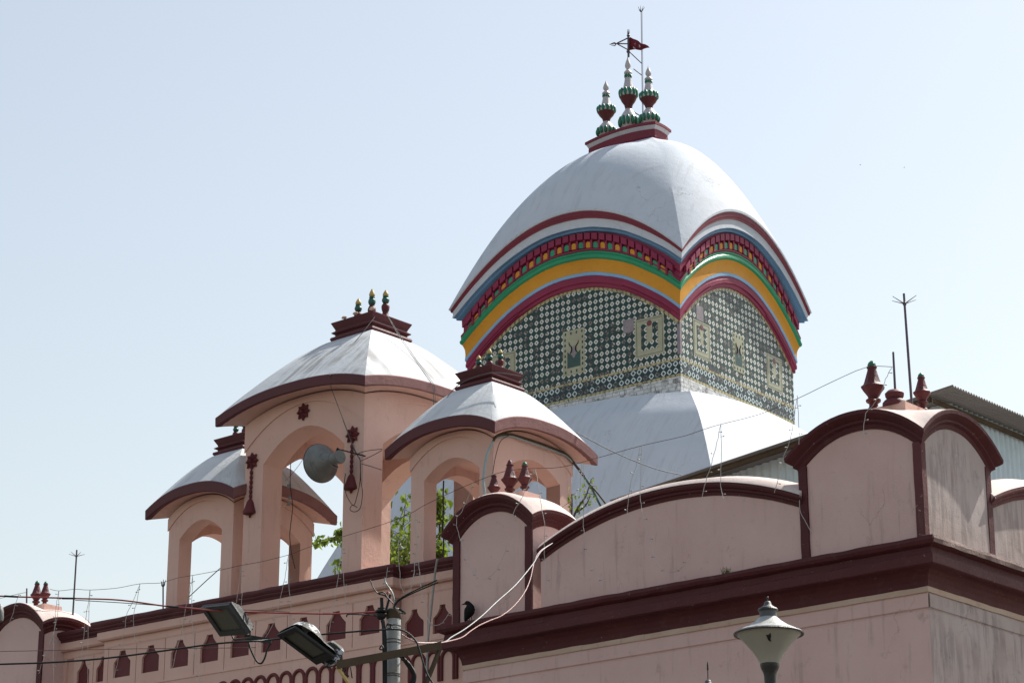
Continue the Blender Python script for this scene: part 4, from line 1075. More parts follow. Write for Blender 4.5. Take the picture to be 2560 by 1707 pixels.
# crown rod on the tower
vt = T
def TP(px, py, v): return T.hit(px, py, v)
b_, t_ = TP(1606.5, 300, 2.62), TP(1602.8, 31, 2.62)
e = rod('lightning_rod', b_, t_, 0.010, 'very tall thin lightning rod among the tower spires', 0, group='rods on the roofs')
m = MB(lambda p: Vector(p) - b_)
m.tube([TP(1608.8, 300, 2.60), TP(1605.2, 31, 2.60)], 0.006, 6)
m.build('earth_wire', M['grey_wire'], e, 60)
m = MB(lambda p: Vector(p) - b_)
for k in range(7):
    a = 2 * math.pi * k / 7
    m.tube([t_, t_ + Vector((math.cos(a) * 0.03, math.sin(a) * 0.03, 0.03)), t_ + Vector((math.cos(a) * 0.09, math.sin(a) * 0.09, 0.14))], [0.012, 0.009, 0.004], 5)
m.build('prong_crown', M['rod'], e, 60)
m = MB(lambda p: Vector(p) - b_)
for (x0, y0, x1, y1) in ((1573, 130, 1604, 159), (1584, 173, 1605, 189), (1580, 278, 1600, 290)):
    m.tube([TP(x0, y0, 2.54), TP(x1, y1, 2.60)], 0.014, 6)
m.build('stay_bracket', M['rod'], e, 60)
# flag with its vane
fz = Z_ = lambda x, y: (1440 + x / 3.92, y / 3.92)
e, mb = wthing('temple_flag', TP(*fz(513, 545), 2.52), 'dark red pennant with a pale sacred sign flying on the tallest spire', 'flag')
m = mb(); m.tube([TP(*fz(515, 560), 2.52), TP(*fz(513, 350), 2.52)], 0.03, 8)
for x in (505, 513, 521): m.tube([TP(*fz(513, 350), 2.52), TP(*fz(x, 325), 2.52), TP(*fz(x, 290), 2.52)], [0.02, 0.012, 0.005], 6)
m.ball(TP(*fz(513, 352), 2.52), 0.045, 0.045, 0.04, 8, 6); m.ball(TP(*fz(512, 508), 2.52), 0.05, 0.05, 0.05, 8, 6)
m.build('flagpole', M['rod'], e, 60)
m = mb()
up = [(512, 370), (535, 369), (560, 382), (585, 390), (610, 402), (640, 430), (680, 438), (705, 450), (722, 468)]
dn = [(512, 495), (535, 494), (560, 489), (585, 487), (610, 493), (640, 496), (665, 482), (695, 473), (722, 470)]
rows = []
for i, (a, b) in enumerate(zip(up, dn)):
    dv = 0.05 * math.sin(i * 1.3)
    rows.append([m.vert(TP(*fz(a[0] + (b[0]-a[0])*f, a[1] + (b[1]-a[1])*f), 2.52 + dv)) for f in (0, .5, 1)])
for r0, r1 in zip(rows, rows[1:]):
    for k in range(2): m.face((r0[k], r0[k+1], r1[k+1], r1[k]))
o = m.build('pennant', M['flag'], e, 60); so = o.modifiers.new('thickness', 'SOLIDIFY'); so.thickness = 0.012
m = mb()
def stroke(pts, r=0.017): m.tube([TP(*fz(*p), 2.49) for p in pts], r, 6)
stroke([(576, 436), (586, 428), (600, 430), (604, 440), (596, 449), (584, 451)]); stroke([(584, 451), (600, 453), (607, 464), (600, 475), (584, 479), (570, 474), (564, 464)])
stroke([(604, 455), (614, 446), (624, 449), (626, 460), (618, 466)]); stroke([(586, 412), (597, 419), (608, 417), (616, 407)], 0.013)
m.ball(TP(*fz(602, 407), 2.49), 0.02, 0.02, 0.02, 6, 5)
m.build('sacred_sign', M['silver'], e, 60)
m = mb()
for p in (((508, 376), (405, 425)), ((508, 432), (385, 430)), ((508, 490), (405, 434))): m.tube([TP(*fz(*p[0]), 2.52), TP(*fz(*p[1]), 2.52)], 0.017, 6)
m.tube([TP(*fz(400, 430), 2.52), TP(*fz(330, 437), 2.52)], 0.012, 6)
m.tube([TP(*fz(395, 430), 2.52), TP(*fz(375, 420), 2.50), TP(*fz(345, 430), 2.48)], [0.016, 0.014, 0.006], 6); m.tube([TP(*fz(395, 430), 2.52), TP(*fz(380, 452), 2.54), TP(*fz(345, 447), 2.56)], [0.016, 0.014, 0.006], 6)
m.build('trident_vane', M['rod'], e, 60)

# ================================================================== crow on the ledge
cp_ = G.hit(1170, 1551, -0.12)
e0 = Vector((1, 0, 0)); 
def crow_fill(m):
    S_ = 1 / 179.0 * 1.0
    def q(x, y, d=0.0): return cp_ + Vector(((x - 1172) * S_, d - 0.0, -(y - 1551) * S_ * 1.05))
    o = lambda x, y: (900 + x / 4.3556, 1350 + y / 4.3556)
    pts = [(1150, 882), (1158, 860), (1172, 828), (1186, 800), (1200, 770), (1206, 745), (1205, 722), (1199, 704), (1192, 690), (1183, 679), (1170, 676), (1158, 680), (1146, 685), (1130, 690), (1107, 696)]
    w_ = [10, 22, 38, 54, 63, 61, 53, 41, 33, 29, 27, 21, 10, 7, 1.5]
    k = S_ / 4.3556
    m.tube([q(*o(*p)) for p in pts], [(r * k * 0.9, r * k) for r in w_], 14)
e_cr = solo('crow', cp_, M['crow'], crow_fill, 'black crow perched on the maroon ledge under the middle turret, facing left', 'bird', None, 60)
m = MB(lambda p: Vector(p) - cp_)
for dx in (0.02, 0.055):
    m.tube([cp_ + Vector((dx - 0.01, 0, 0.075)), cp_ + Vector((dx, -0.005, 0.03)), cp_ + Vector((dx - 0.005, 0, 0.004)), cp_ + Vector((dx - 0.04, -0.01, 0.0))], 0.006, 6)
m.build('legs', M['black'], e_cr, 60)

# ================================================================== horn loudspeaker on the middle pavilion
ctr = G.hit(520 + 1650 / 5.88, 1000 + 930 / 5.88, 0.05)
e, mb = wthing('loudspeaker', ctr, 'weathered grey horn loudspeaker hung in front of the middle pavilion arch', 'loudspeaker')
axis = (G.u * 0.97 + G.w * 0.22).normalized() * -1       # from the mouth towards the driver
axis = (axis + Vector((0, 0, -0.045))).normalized()
side_ = axis.cross(Vector((0, 0, 1))).normalized(); up_ = side_.cross(axis)
def ring_(m, d, r, n=36):
    return [m.vert(ctr + axis * d + side_ * (r * math.cos(2*math.pi*k/n)) + up_ * (r * math.sin(2*math.pi*k/n))) for k in range(n)]
def revolve(m, prof, cap=True):
    rows = [ring_(m, d, r) for d, r in prof]
    n = len(rows[0])
    for a, b in zip(rows, rows[1:]):
        for k in range(n): m.face((a[k], a[(k+1) % n], b[(k+1) % n], b[k]))
    if cap: m.face(rows[-1])
m = mb(); revolve(m, [(0.34, 0.08), (0.25, 0.135), (0.13, 0.23), (0.04, 0.29), (0.0, 0.305), (0.0, 0.318), (0.02, 0.318), (0.04, 0.308), (0.08, 0.283), (0.13, 0.245), (0.19, 0.197), (0.25, 0.155), (0.31, 0.120), (0.345, 0.10), (0.37, 0.09)], False)
m.build('horn_bell', M['horn'], e, 50)
m = mb(); revolve(m, [(-0.006, 0.30), (-0.006, 0.322), (0.014, 0.322), (0.014, 0.31)], False); m.build('rim', M['black'], e, 50)
m = mb(); revolve(m, [(0.365, 0.086), (0.37, 0.10), (0.40, 0.102), (0.405, 0.092), (0.56, 0.095), (0.565, 0.108), (0.60, 0.110), (0.605, 0.10), (0.62, 0.096)]); m.build('driver_unit', M['horn'], e, 45)
m = mb()
m.tube([ctr + axis * 0.48 + up_ * 0.095, ctr + axis * 0.50 + up_ * 0.15, G.pt(*[x for x in G.sv(ctr + axis * 0.55 + up_ * 0.15)][:1], 0.53, (ctr + axis * 0.55 + up_ * 0.15).z)], 0.014, 6)
m.tube([ctr + axis * 0.40 - up_ * 0.10, ctr + axis * 0.55 - up_ * 0.16], 0.008, 6)
for k in range(9): m.ball(ctr + axis * (0.47 + 0.012 * k) + up_ * (0.125 + 0.02 * rnd.random()) + side_ * (0.03 * rnd.uniform(-1, 1)), 0.016, 0.016, 0.016, 6, 5)
m.build('bracket', M['black'], e, 60)

# ================================================================== utility pole with its fittings
PY = 22.0
def pz(x, y, ox, oy, sc): return (ox + x / sc, oy + y / sc)
z4 = lambda x, y: pz(x, y, 480, 1280, 3.672)
z25 = lambda x, y: pz(x, y, 900, 1350, 4.3556)
z1 = lambda x, y: pz(x, y, 0, 1280, 3.672)
z5 = lambda x, y: pz(x, y, 860, 1050, 3.672)
z6 = lambda x, y: pz(x, y, 900, 850, 3.672)
z3 = lambda x, y: pz(x, y, 340, 1050, 3.672)
z2 = lambda x, y: pz(x, y, 300, 680, 3.672)
z9 = lambda x, y: pz(x, y, 1280, 1050, 3.672)
z7 = lambda x, y: pz(x, y, 520, 1000, 5.88)
zz6 = lambda x, y: pz(x, y, 560, 1480, 5.88)
ptop = at(985, 1521, PY)
e, mb = wthing('utility_pole', (ptop.x, ptop.y, 0), 'grey steel utility pole with a tangle of wires, lower middle of the picture', 'utility pole')
m = mb()
ax_ = Vector((ptop.x, ptop.y, 0)); lean = at(987, 1707, PY)
zs_ = [0, 1, 2, 3, 4, ptop.z]
d_ = Vector((0, 0, 1))
m.lathe((ptop.x, ptop.y, 0), [(0.075, 0), (0.066, ptop.z - 0.9), (0.0655, ptop.z - 0.02), (0.06, ptop.z)], 24); m.build('shaft', M['steel'], e, 50)
m = mb(); m.lathe((ptop.x, ptop.y, ptop.z - 0.10), [(0.066, 0), (0.071, 0.005), (0.071, 0.085), (0.066, 0.09)], 24)
m.build('top_clamp', M['rust'], e, 50)
m = mb()
for dz in (0.17, 0.20, 0.30, 0.33, 0.62, 0.64, 0.84, 0.96): m.lathe((ptop.x, ptop.y, ptop.z - dz), [(0.066, 0), (0.0705, 0.003), (0.0705, 0.010), (0.066, 0.013)], 20)
m.build('wire_band', M['grey_wire'], e, 50)
def T_(pts, fn, Y, dY=0.0):
    n = len(pts)
    return [at(*fn(*p), (Y[0] + (Y[1] - Y[0]) * i / (n - 1)) if hasattr(Y, '__len__') else Y) for i, p in enumerate(pts)]
def spline(P, k=6):
    out = []
    for i in range(len(P) - 1):
        p0 = P[max(i-1, 0)]; p1 = P[i]; p2 = P[i+1]; p3 = P[min(i+2, len(P)-1)]
        for j in range(k):
            t = j / k
            out.append(0.5 * ((2*p1) + (p2-p0)*t + (2*p0-5*p1+4*p2-p3)*t*t + (3*p1-p0-3*p2+p3)*t**3))
    out.append(P[-1]); return out
# cross arm and braces (angle iron)
a_, b_ = at(*z4(1335, 1408), 21.6), at(*z4(2290, 1232), 22.0)
m = mb(); dr = b_ - a_
m.obox(a_ + Vector((0, -0.09, -0.045)), dr, (0, 0.006, 0), (0, 0, 0.075)); m.obox(a_ + Vector((0, -0.084, 0.024)), dr, (0, 0.06, 0), (0, 0, 0.006))
m.build('cross_arm', M['rust'], e)
m = mb(); m.tube(T_([(2278, 1245), (2150, 1568)], z4, 21.95), 0.022, 4); m.build('arm_brace', M['rust'], e)
m = mb(); m.tube(T_([(1330, 1408), (1455, 1590)], z4, 21.55), 0.017, 4); m.build('arm_brace', M['yellow'], e)
m = mb(); m.lathe(at(*z4(1735, 985), 21.95), [(0.02, 0), (0.035, 0.01), (0.05, 0.03), (0.05, 0.05), (0.03, 0.06), (0.055, 0.07), (0.055, 0.085), (0.03, 0.10), (0.035, 0.11), (0.0, 0.115)], 16); m.build('insulator', M['black'], e, 50)
m = mb()
for pts in ([(1745, 900), (1740, 785)], [(1775, 910), (1795, 850), (1820, 755)], [(1855, 880), (1870, 830)], [(1745, 990), (1760, 1100), (1765, 1568)], [(1757, 990), (1778, 1150), (1782, 1568)], [(1900, 885), (1960, 930)]):
    m.tube(spline(T_(pts, z4, 21.9)), 0.012 if pts[0][0] != 1745 else 0.018, 6)
m.build('cable_riser', M['black'], e, 60)
for pts in ([(1635, 620), (1665, 690), (1710, 745), (1780, 770), (1850, 840)], [(1850, 870), (1890, 810), (2000, 740), (2250, 622)], [(1855, 872), (1900, 812), (2020, 745), (2260, 643)],
            [(1840, 1030), (1800, 1020), (1790, 1050), (1830, 1070)], [(1860, 1030), (1820, 1040), (1850, 1080)], [(1700, 745), (1760, 735), (1800, 790)], [(1420, 960), (1440, 935), (1600, 940), (1700, 950)], [(1900, 925), (1962, 928)],
            [(1720, 1250), (1745, 1220), (1760, 1260), (1720, 1255)], [(1330, 1400), (1230, 1420), (1300, 1370), (1400, 1385), (1410, 1450), (1380, 1480), (1440, 1505)], [(1345, 1395), (1440, 1390), (1470, 1520)], [(1350, 1380), (1500, 1370), (1680, 1330)]):
    m = mb(); m.tube(spline(T_(pts, z4, 21.8)), 0.0065, 6); m.build('loose_wire', M['black'], e, 60)

m = mb()
for k in range(5):
    pts = [(1920 - 4 * k, 1320), (1990 - 8 * k, 1380), (2050 - 6 * k, 1480 + 4 * k), (2040 - 12 * k, 1580)]
    m.tube(spline(T_(pts, z4, 21.85 + 0.02 * k)), 0.011, 6)
m.build('cable_coil', M['black'], e, 60)
m = mb(); m.tube(spline(T_([(1770, 600), (1780, 650), (1840, 740), (1862, 840), (1868, 880)], z4, 21.9)), 0.008, 6); m.build('pale_wire_end', M['white_wire'], e, 60)
m = mb()
for pts in ([(1790, 745), (1800, 730), (1815, 745)], [(1800, 760), (1785, 740), (1780, 770)]): m.tube(spline(T_(pts, z4, 21.85)), 0.006, 6)
m.build('red_wire_end', M['red_wire'], e, 60)

# ================================================================== floodlights
def flood(name, o, e1, e2, depth, label, dome):
    """o: glass frame corner; e1, e2: frame edges; the housing swells behind"""
    e1, e2 = Vector(e1), Vector(e2)
    n = e1.cross(e2).normalized()            # away from the viewer
    e, mb = wthing(name, o, label, 'floodlight', 'floodlights by the utility pole')
    P = lambda a, b, d: o + e1 * a + e2 * b + n * d
    def shell(m, lst):
        rows = [[m.vert(P(a, b, d)) for a, b in ((x0, y0), (x1, y0), (x1, y1), (x0, y1))] for x0, x1, y0, y1, d in lst]
        for r0, r1 in zip(rows, rows[1:]):
            for k in range(4): m.face((r0[k], r0[(k+1) % 4], r1[(k+1) % 4], r1[k]))
        return rows
    m = mb()
    if dome:
        N = 12; rows = []
        for i in range(N + 1):
            b = i / N
            row = []
            prof_ = 0.02 + depth * (math.sin(math.pi * min(1, b * 1.35)) ** 0.6 if b < 0.72 else max(0.42, math.sin(math.pi * min(1, b * 1.35)) ** 0.6)) if 0 < i < N else 0.02
            for k in range(9):
                a = k / 8
                row.append(m.vert(P(a, b, 0.012 + prof_ * math.sin(math.pi * (0.02 + 0.96 * a)) ** 0.5)))
            rows.append(row)
        for r0, r1 in zip(rows, rows[1:]):
            for k in range(8): m.face((r0[k], r0[k+1], r1[k+1], r1[k]))
        hb = m.build('housing', M['flood_mottled'], e, 50)
        m = mb(); shell(m, [(0.22, 0.78, 0.82, 1.16, -0.01), (0.22, 0.78, 0.82, 1.16, 0.12), (0.30, 0.70, 0.86, 1.10, 0.16)]); m.build('gear_box', M['flood_mottled'], e)
    else:
        rows = shell(m, [(0, 1, 0, 1, 0.0), (-0.01, 1.01, -0.01, 1.01, 0.02), (0.02, 0.98, 0.02, 0.98, 0.04), (0.22, 0.92, 0.25, 0.96, depth)])
        m.face(rows[-1]); hb = m.build('housing', M['flood'], e)
        m = mb(); shell(m, [(0.3, 0.75, 0.82, 1.1, 0.03), (0.3, 0.75, 0.82, 1.1, 0.12), (0.36, 0.7, 0.86, 1.05, 0.15)]); m.build('gear_box', M['flood'], e)
    m = mb(); rows = shell(m, [(0.0, 1.0, 0.0, 1.0, 0.0), (0.0, 1.0, 0.0, 1.0, -0.022), (0.13, 0.87, 0.12, 0.84, -0.022), (0.13, 0.87, 0.12, 0.84, 0.01)]); m.build('frame', M['flood'] if not dome else M['black'], e)
    m = mb(); m.poly([P(0.12, 0.11, -0.004), P(0.88, 0.11, -0.004), P(0.88, 0.85, -0.004), P(0.12, 0.85, -0.004)]); m.build('glass', M['glass'], e, fix=False)
    m = mb(); m.obox(P(0.14, 0.13, 0.004), e1 * 0.72, e2 * 0.18, n * 0.004); m.obox(P(0.36, 0.3, 0.004), e1 * 0.28, e2 * 0.12, n * 0.01); m.build('lamp_socket', M['reflector'], e)
    return e, mb, P
o1 = at(*z4(90, 865), 22.2)
e, mb, P = flood('floodlight', o1, at(*z4(345, 838), 21.82) - o1, at(*z4(270, 1128), 22.325) - o1, 0.10, 'rectangular dark grey floodlight with a clean housing, left of the two', False)
m = mb(); m.tube([P(0.15, 1.0, 0.06), P(0.2, 1.22, 0.03), P(0.8, 1.22, 0.03), P(0.85, 1.0, 0.06)], 0.008, 6); m.build('yoke', M['flood'], e, 60)
m = mb(); m.obox(at(*z4(480, 1165), 22.25), at(*z4(725, 1205), 22.3) - at(*z4(480, 1165), 22.25), (0, 0.02, 0.0), (0, 0, 0.05)); m.build('bracket_arm', M['flood'], e)
m = mb(); m.tube(spline(T_([(515, 1185), (540, 1260), (590, 1360), (635, 1385), (670, 1330), (690, 1260), (725, 1200)], z4, 22.2)), 0.009, 8); m.build('supply_cable', M['black'], e, 60)
o2 = at(*zz6(790, 606), 21.6)
e, mb, P = flood('floodlight', o2, at(*zz6(1050, 488), 21.32) - o2, at(*zz6(1375, 1040), 21.744) - o2, 0.15, 'floodlight with peeling black and white rounded housing, nearest the pole', True)
m = mb(); m.tube(spline(T_([(1640, 790), (1700, 880), (1710, 1000)], zz6, 21.6)), 0.022, 8); m.build('bracket_arm', M['rust'], e, 60)
m = mb(); m.tube(spline(T_([(1500, 1100), (1560, 1030), (1700, 1000), (1770, 1060), (1745, 1180), (1840, 1230)], zz6, 21.55)), 0.006, 6); m.build('supply_cable', M['black'], e, 60)

# ================================================================== street lamps
def lamp(loc, s, label, crackd, stem=1.0):
    e, mb = wthing('street_lamp', (loc.x, loc.y, 0), label, 'street lamp', 'trumpet-shaped street lamps')
    c = loc
    m = mb(); m.lathe(c, [(0.0745*s, -0.232*s), (0.094*s, -0.193*s), (0.121*s, -0.147*s), (0.160*s, -0.095*s), (0.200*s, -0.05*s), (0.236*s, -0.012*s), (0.262*s, 0.012*s), (0.262*s, 0.016*s)], 40)
    bowl = m.build('lamp_bowl', M['bowl'], e, 60)
    m = mb(); m.lathe(c, [(0.255*s, 0.012*s), (0.283*s, 0.006*s), (0.286*s, 0.016*s), (0.270*s, 0.03*s), (0.25*s, 0.034*s)], 40); m.build('rim', M['post_black'], e, 50)
    m = mb(); m.lathe(c, [(0.272*s, 0.026*s), (0.235*s, 0.045*s), (0.17*s, 0.075*s), (0.11*s, 0.115*s), (0.072*s, 0.15*s)], 40); m.build('lamp_shade', M['cap_metal'], e, 50)
    m = mb(); m.lathe(c, [(0.070*s, 0.135*s), (0.069*s, 0.20*s)], 28)
    m.lathe(c, [(0.07*s, 0.196*s), (0.078*s, 0.20*s), (0.08*s, 0.212*s), (0.074*s, 0.222*s), (0.05*s, 0.236*s), (0.032*s, 0.252*s), (0.029*s, 0.268*s), (0.022*s, 0.28*s), (0.006*s, 0.286*s)], 28); m.build('vent_cap', M['vent_grey'], e, 40)
    m = mb(); m.lathe(c, [(0.0705*s, 0.198*s), (0.080*s, 0.2015*s), (0.0825*s, 0.212*s), (0.075*s, 0.2235*s)], 28); m.build('vent_ring', M['post_black'], e, 40)
    m = mb(); m.lathe((c.x, c.y, c.z + 0.282*s), [(0.005*s, 0), (0.005*s, 0.022*s*stem), (0.009*s, 0.024*s*stem), (0.008*s, 0.036*s*stem), (0.002*s, 0.043*s*stem)], 12); m.build('top_knob', M['post_black'], e, 50)
    m = mb(); m.lathe((c.x, c.y, 0), [(0.09*s, 0), (0.085*s, 0.3), (0.05*s, 0.5), (0.045*s, c.z - 0.42*s), (0.050*s, c.z - 0.33*s), (0.055*s, c.z - 0.30*s), (0.072*s, c.z - 0.265*s), (0.078*s, c.z - 0.245*s), (0.078*s, c.z - 0.228*s), (0.06*s, c.z - 0.226*s)], 28); m.build('post', M['post_black'], e, 50)
    if crackd:
        # jagged hole in the bowl, seen dark
        m = mb()
        V_ = (Vector((0, 0, CZ)) - c).normalized(); r_ = V_.cross(Vector((0, 0, 1))).normalized() * -1
        n_ = Vector((-V_.x, -V_.y, 0)).normalized() * -1
        rr = lambda z: np.interp(z, [-0.15, -0.095, -0.05, -0.012], [0.121, 0.16, 0.20, 0.236]) * s + 0.003
        pts = []
        for x, z in ((-0.022, -0.035), (-0.004, -0.036), (0.014, -0.022), (0.018, -0.045), (0.012, -0.062), (0.018, -0.082), (-0.004, -0.072)):
            R0 = rr(z); ang = x / R0
            pts.append(c + n_ * (R0 * math.cos(ang)) + r_ * (R0 * math.sin(ang)) + Vector((0, 0, z)))
        m.poly(pts); m.build('broken_hole', M['black'], bowl, fix=False)
    return e
lc = at(1700 + 815 / 3.672, 1280 + 1132 / 3.672, 18.3)
lamp(lc, 0.96, 'white trumpet street lamp with a jagged hole in its bowl, before the pink wall', True)
l2 = at(1770, 1700, 19.6)
lamp(Vector((l2.x, l2.y, l2.z - 0.25)), 0.9, 'street lamp of which only the black top knob shows at the bottom edge', False, 4.0)

# ================================================================== cables
def cable(name, P, r, mat, label, cat='cable', group=None, k=6, extra=None):
    P = [Vector(p) for p in P]
    o = solo(name, P[0], M[mat], lambda m: m.tube(spline(P, k), r, 8), label, cat, group, 60)
    return o
cable('overhead_cable', [at(-60, 1662, 21.5)] + T_([(0, 1393), (500, 1375), (1000, 1335), (1500, 1270), (2000, 1203), (2350, 1180)], z1, 21.5) + T_([(700, 1170), (1300, 1110), (1750, 1077), (1890, 1075), (1980, 1105), (2055, 1180), (2080, 1240), (2150, 1460), (2215, 1575)], z4, 21.75), 0.0085, 'black', 'thick black cable crossing the lower left to the utility pole', group='overhead cables')
rc = cable('overhead_cable', [at(-60, 1488, 22)] + T_([(0, 768), (160, 775), (700, 790), (1100, 805), (1500, 858), (1700, 876), (2000, 906), (2350, 922)], z1, 22) + T_([(500, 915), (1000, 927), (1300, 931), (1690, 912)], z4, 21.95), 0.0075, 'red_wire', 'red-brown cable with black tape running to the pole insulator', group='overhead cables')
m = MB(lambda p: Vector(p) - rc.location)
for pts, fn in (([(40, 768), (100, 772), (165, 775)], z1), ([(570, 789), (690, 790)], z1), ([(1530, 861), (1600, 868), (1640, 872)], z1), ([(1200, 929), (1320, 931)], z4)):
    m.tube(spline(T_(pts, fn, 21.98)), 0.0095, 8)
m.build('black_tape', M['black'], rc, 60)
cable('overhead_cable', [at(-60, 1628, 22.4)] + T_([(0, 1275), (700, 1262), (1300, 1250), (1650, 1248), (2350, 1240)], z1, 22.4), 0.003, 'brown_wire', 'hair-thin dark wire below the red cable at left', group='overhead cables')
cable('overhead_cable', T_([(690, 805), (1200, 835), (1850, 882), (2350, 897)], z1, 22.1) + T_([(900, 915)], z4, 22.05), 0.004, 'grey_wire', 'thin grey wire following close under the red cable', group='overhead cables')
cable('service_cable', T_([(300, 960), (430, 970), (560, 1040), (610, 1095)], z25, 21.9) + T_([(640, 1112), (905, 1108), (1000, 1050), (1150, 960), (1330, 820), (1500, 660), (1700, 480), (1880, 262), (1925, 190), (1985, 108), (2095, 32)], z25, (22.3, 30.4)), 0.0062, 'white_wire', 'thick white cable sagging from the pole up to the arched parapet', group='cables to the parapet')
cable('service_cable', T_([(450, 1020), (540, 1075), (630, 1113)], z25, 21.9) + T_([(760, 1118), (905, 1110), (1100, 1060), (1200, 990), (1300, 925), (1420, 870), (1550, 815), (1680, 710), (1790, 570), (1855, 420), (1900, 225), (1960, 120), (2070, 45)], z25, (22.2, 30.4)), 0.006, 'pink_wire', 'faded pink cable hanging below the white one', group='cables to the parapet')
def gp(pts, fn, v): return [G.hit(*fn(*p), v[0] + (v[1]-v[0]) * i / (len(pts)-1) if hasattr(v, '__len__') else v) for i, p in enumerate(pts)]
cable('roof_wire', gp([(2340, 410), (2200, 590), (1990, 830), (1950, 880), (1928, 935)], z2, (1.5, 0.18)) + gp([(1928, 960), (1935, 1040), (1960, 1120), (2100, 1490)], z2, (0.16, 0.45)) + gp([(1900, 0), (1990, 230), (2060, 370)], z3, 0.45), 0.006, 'grey_wire', 'dark wire running down the left slope of the big white roof', group='wires over the pavilion roofs')
for dx, lab in ((0, 'first of the twin wires down the sunny slope of the big roof'), (14, 'second of the twin wires down the sunny slope of the big roof')):
    pts = [(1420 + dx * 1.5, 860), (1560 + dx, 1060), (1690 + dx, 1330), (1760 + dx, 1480)]
    P0 = [(11.33, 1.75, 15.2)]
    Q = []
    for (x, y), s_ in zip([z6(380 + dx, 0), z6(540 + dx, 230), z6(655 + dx, 392)], (11.15, 10.72, 10.33)):
        r_ = ray(x, y); c_ = Vector((0, 0, CZ)); t = (G.o + G.u * s_ - c_).dot(G.u) / r_.dot(G.u); Q.append(c_ + r_ * t)
    for (x, y), s_ in zip([z6(668 + dx, 420), z6(676 + dx, 520), z6(674 + dx, 640)], (10.3, 10.33, 10.36)):
        r_ = ray(x, y); t = (G.o + G.u * s_ - c_).dot(G.u) / r_.dot(G.u); Q.append(c_ + r_ * t)
    r_ = ray(*pz(1440 + dx, 860, 820, 700, 9.8)); t = (G.o + G.u * 11.6 - c_).dot(G.u) / r_.dot(G.u)
    cable('roof_wire', [c_ + r_ * t] + Q, 0.005, 'grey_wire', lab, group='wires over the pavilion roofs')
cable('roof_wire', gp([(1480, 330), (1200, 300), (920, 400), (780, 548)], z6, (1.0, 0.9)), 0.006, 'grey_wire', 'short dark wire from the right pavilion cap to the big roof edge', group='wires over the pavilion roofs')
cable('roof_wire', gp([(590, 112), (950, 300), (1300, 440), (1550, 500)], z9, (2.2, 4.4)), 0.008, 'grey_wire', 'grey wire from the right pavilion roof to the shed', group='wires over the pavilion roofs')
def hs(pts, fn, s0, s1=None):
    out = []
    for i, p in enumerate(pts):
        s = s0 if s1 is None else s0 + (s1 - s0) * i / (len(pts) - 1)
        r_ = ray(*fn(*p)); c_ = Vector((0, 0, CZ)); t = (G.o + G.u * s - c_).dot(G.u) / r_.dot(G.u); out.append(c_ + r_ * t)
    return out
cable('conduit', hs([(1306, 740), (1290, 650), (1281, 560), (1290, 440), (1310, 330), (1335, 260), (1370, 200)], z5, 7.75, 7.83), 0.019, 'teal', 'pale teal hose hanging beside the right pavilion corner', group='conduits on the right pavilion')
cable('conduit', hs([(1368, 200), (1405, 145), (1515, 128), (1700, 178), (1850, 230), (2000, 292), (2060, 335), (2110, 395), (2205, 515)], z5, 7.86), 0.020, 'rust', 'brown cable bundle following the eaves of the right pavilion', group='conduits on the right pavilion')
cable('conduit', hs([(1400, 165), (1520, 145), (1700, 200), (1990, 305), (2060, 345), (2095, 385)], z5, 7.85), 0.012, 'teal', 'pale hose under the brown bundle on the right pavilion', group='conduits on the right pavilion')
cable('conduit', hs([(660, 515), (730, 620), (800, 760), (850, 845)], z9, 7.86), 0.020, 'dark_teal', 'dark teal pipe slanting down to the arched parapet', group='conduits on the right pavilion')
cable('conduit', hs([(725, 600), (800, 690), (895, 815)], z9, 7.4), 0.013, 'rust', 'thin brown stay crossing behind the dark teal pipe', group='conduits on the right pavilion')
cable('roof_wire', hs([(1520, 135), (1440, 190), (1400, 300), (1375, 420), (1366, 490)], z5, 7.82), 0.006, 'brown_wire', 'thin wire dropping from the bundle to a green finial tip', group='wires over the pavilion roofs')
cable('conduit', gp([(845, 200), (825, 300), (808, 440), (775, 750), (738, 1110), (728, 1480)], z25, (0.15, 0.2)), 0.017, 'steel', 'grey metal pipe leaning against the gallery wall behind the pole')
# wires tied around the loudspeaker
for i, (pts, lab) in enumerate((([(1990, 330), (2100, 285), (2260, 265)], 'upper wire from the loudspeaker to the right pavilion'), ([(2060, 375), (2160, 330), (2260, 275)], 'middle wire from the loudspeaker to the right pavilion'),
        ([(2070, 400), (2160, 425), (2255, 455)], 'lower wire from the loudspeaker to the right pavilion'), ([(1990, 250), (2030, 320), (2058, 375), (2056, 560), (2030, 690), (1995, 780), (1930, 680), (1915, 560), (1925, 490)], 'drooping wire loop under the loudspeaker'),
        ([(2058, 375), (2065, 560), (2080, 660), (2060, 800), (2010, 840), (1965, 820), (1985, 780), (2030, 800)], 'long curled wire loop right of the loudspeaker'))):
    cable('speaker_wire', gp(pts, z3, 0.42), 0.006, 'black' if i > 2 else 'brown_wire', lab, group='wires round the loudspeaker')
kn = G.hit(*z3(2056, 385), 0.42)
hw = cable('hanging_wire', gp([(1545, 340), (1490, 420), (1425, 500), (1370, 555)], z3, 0.85), 0.004, 'grey_wire', 'slanting wire across the opening of the big arch')
tk = cable('hanging_wire', gp([(1420, 395), (1418, 480), (1415, 580), (1428, 700), (1438, 800), (1420, 960), (1412, 1060), (1425, 1200), (1460, 1360)], z3, 0.8), 0.007, 'black', 'black wire with connectors dangling in the big arch')
m = MB(lambda p: Vector(p) - tk.location)
for x, y, r_ in ((1400, 605, 0.05), (1412, 715, 0.04), (1398, 770, 0.045)):
    c_ = G.hit(*z3(x, y), 0.8); m.obox(c_ - Vector((r_, r_, r_)) * 0.6, (r_ * 1.2, 0, 0.01), (0, r_, 0), (0.01, 0, r_ * 1.1))
m.build('connector', M['horn'], tk)
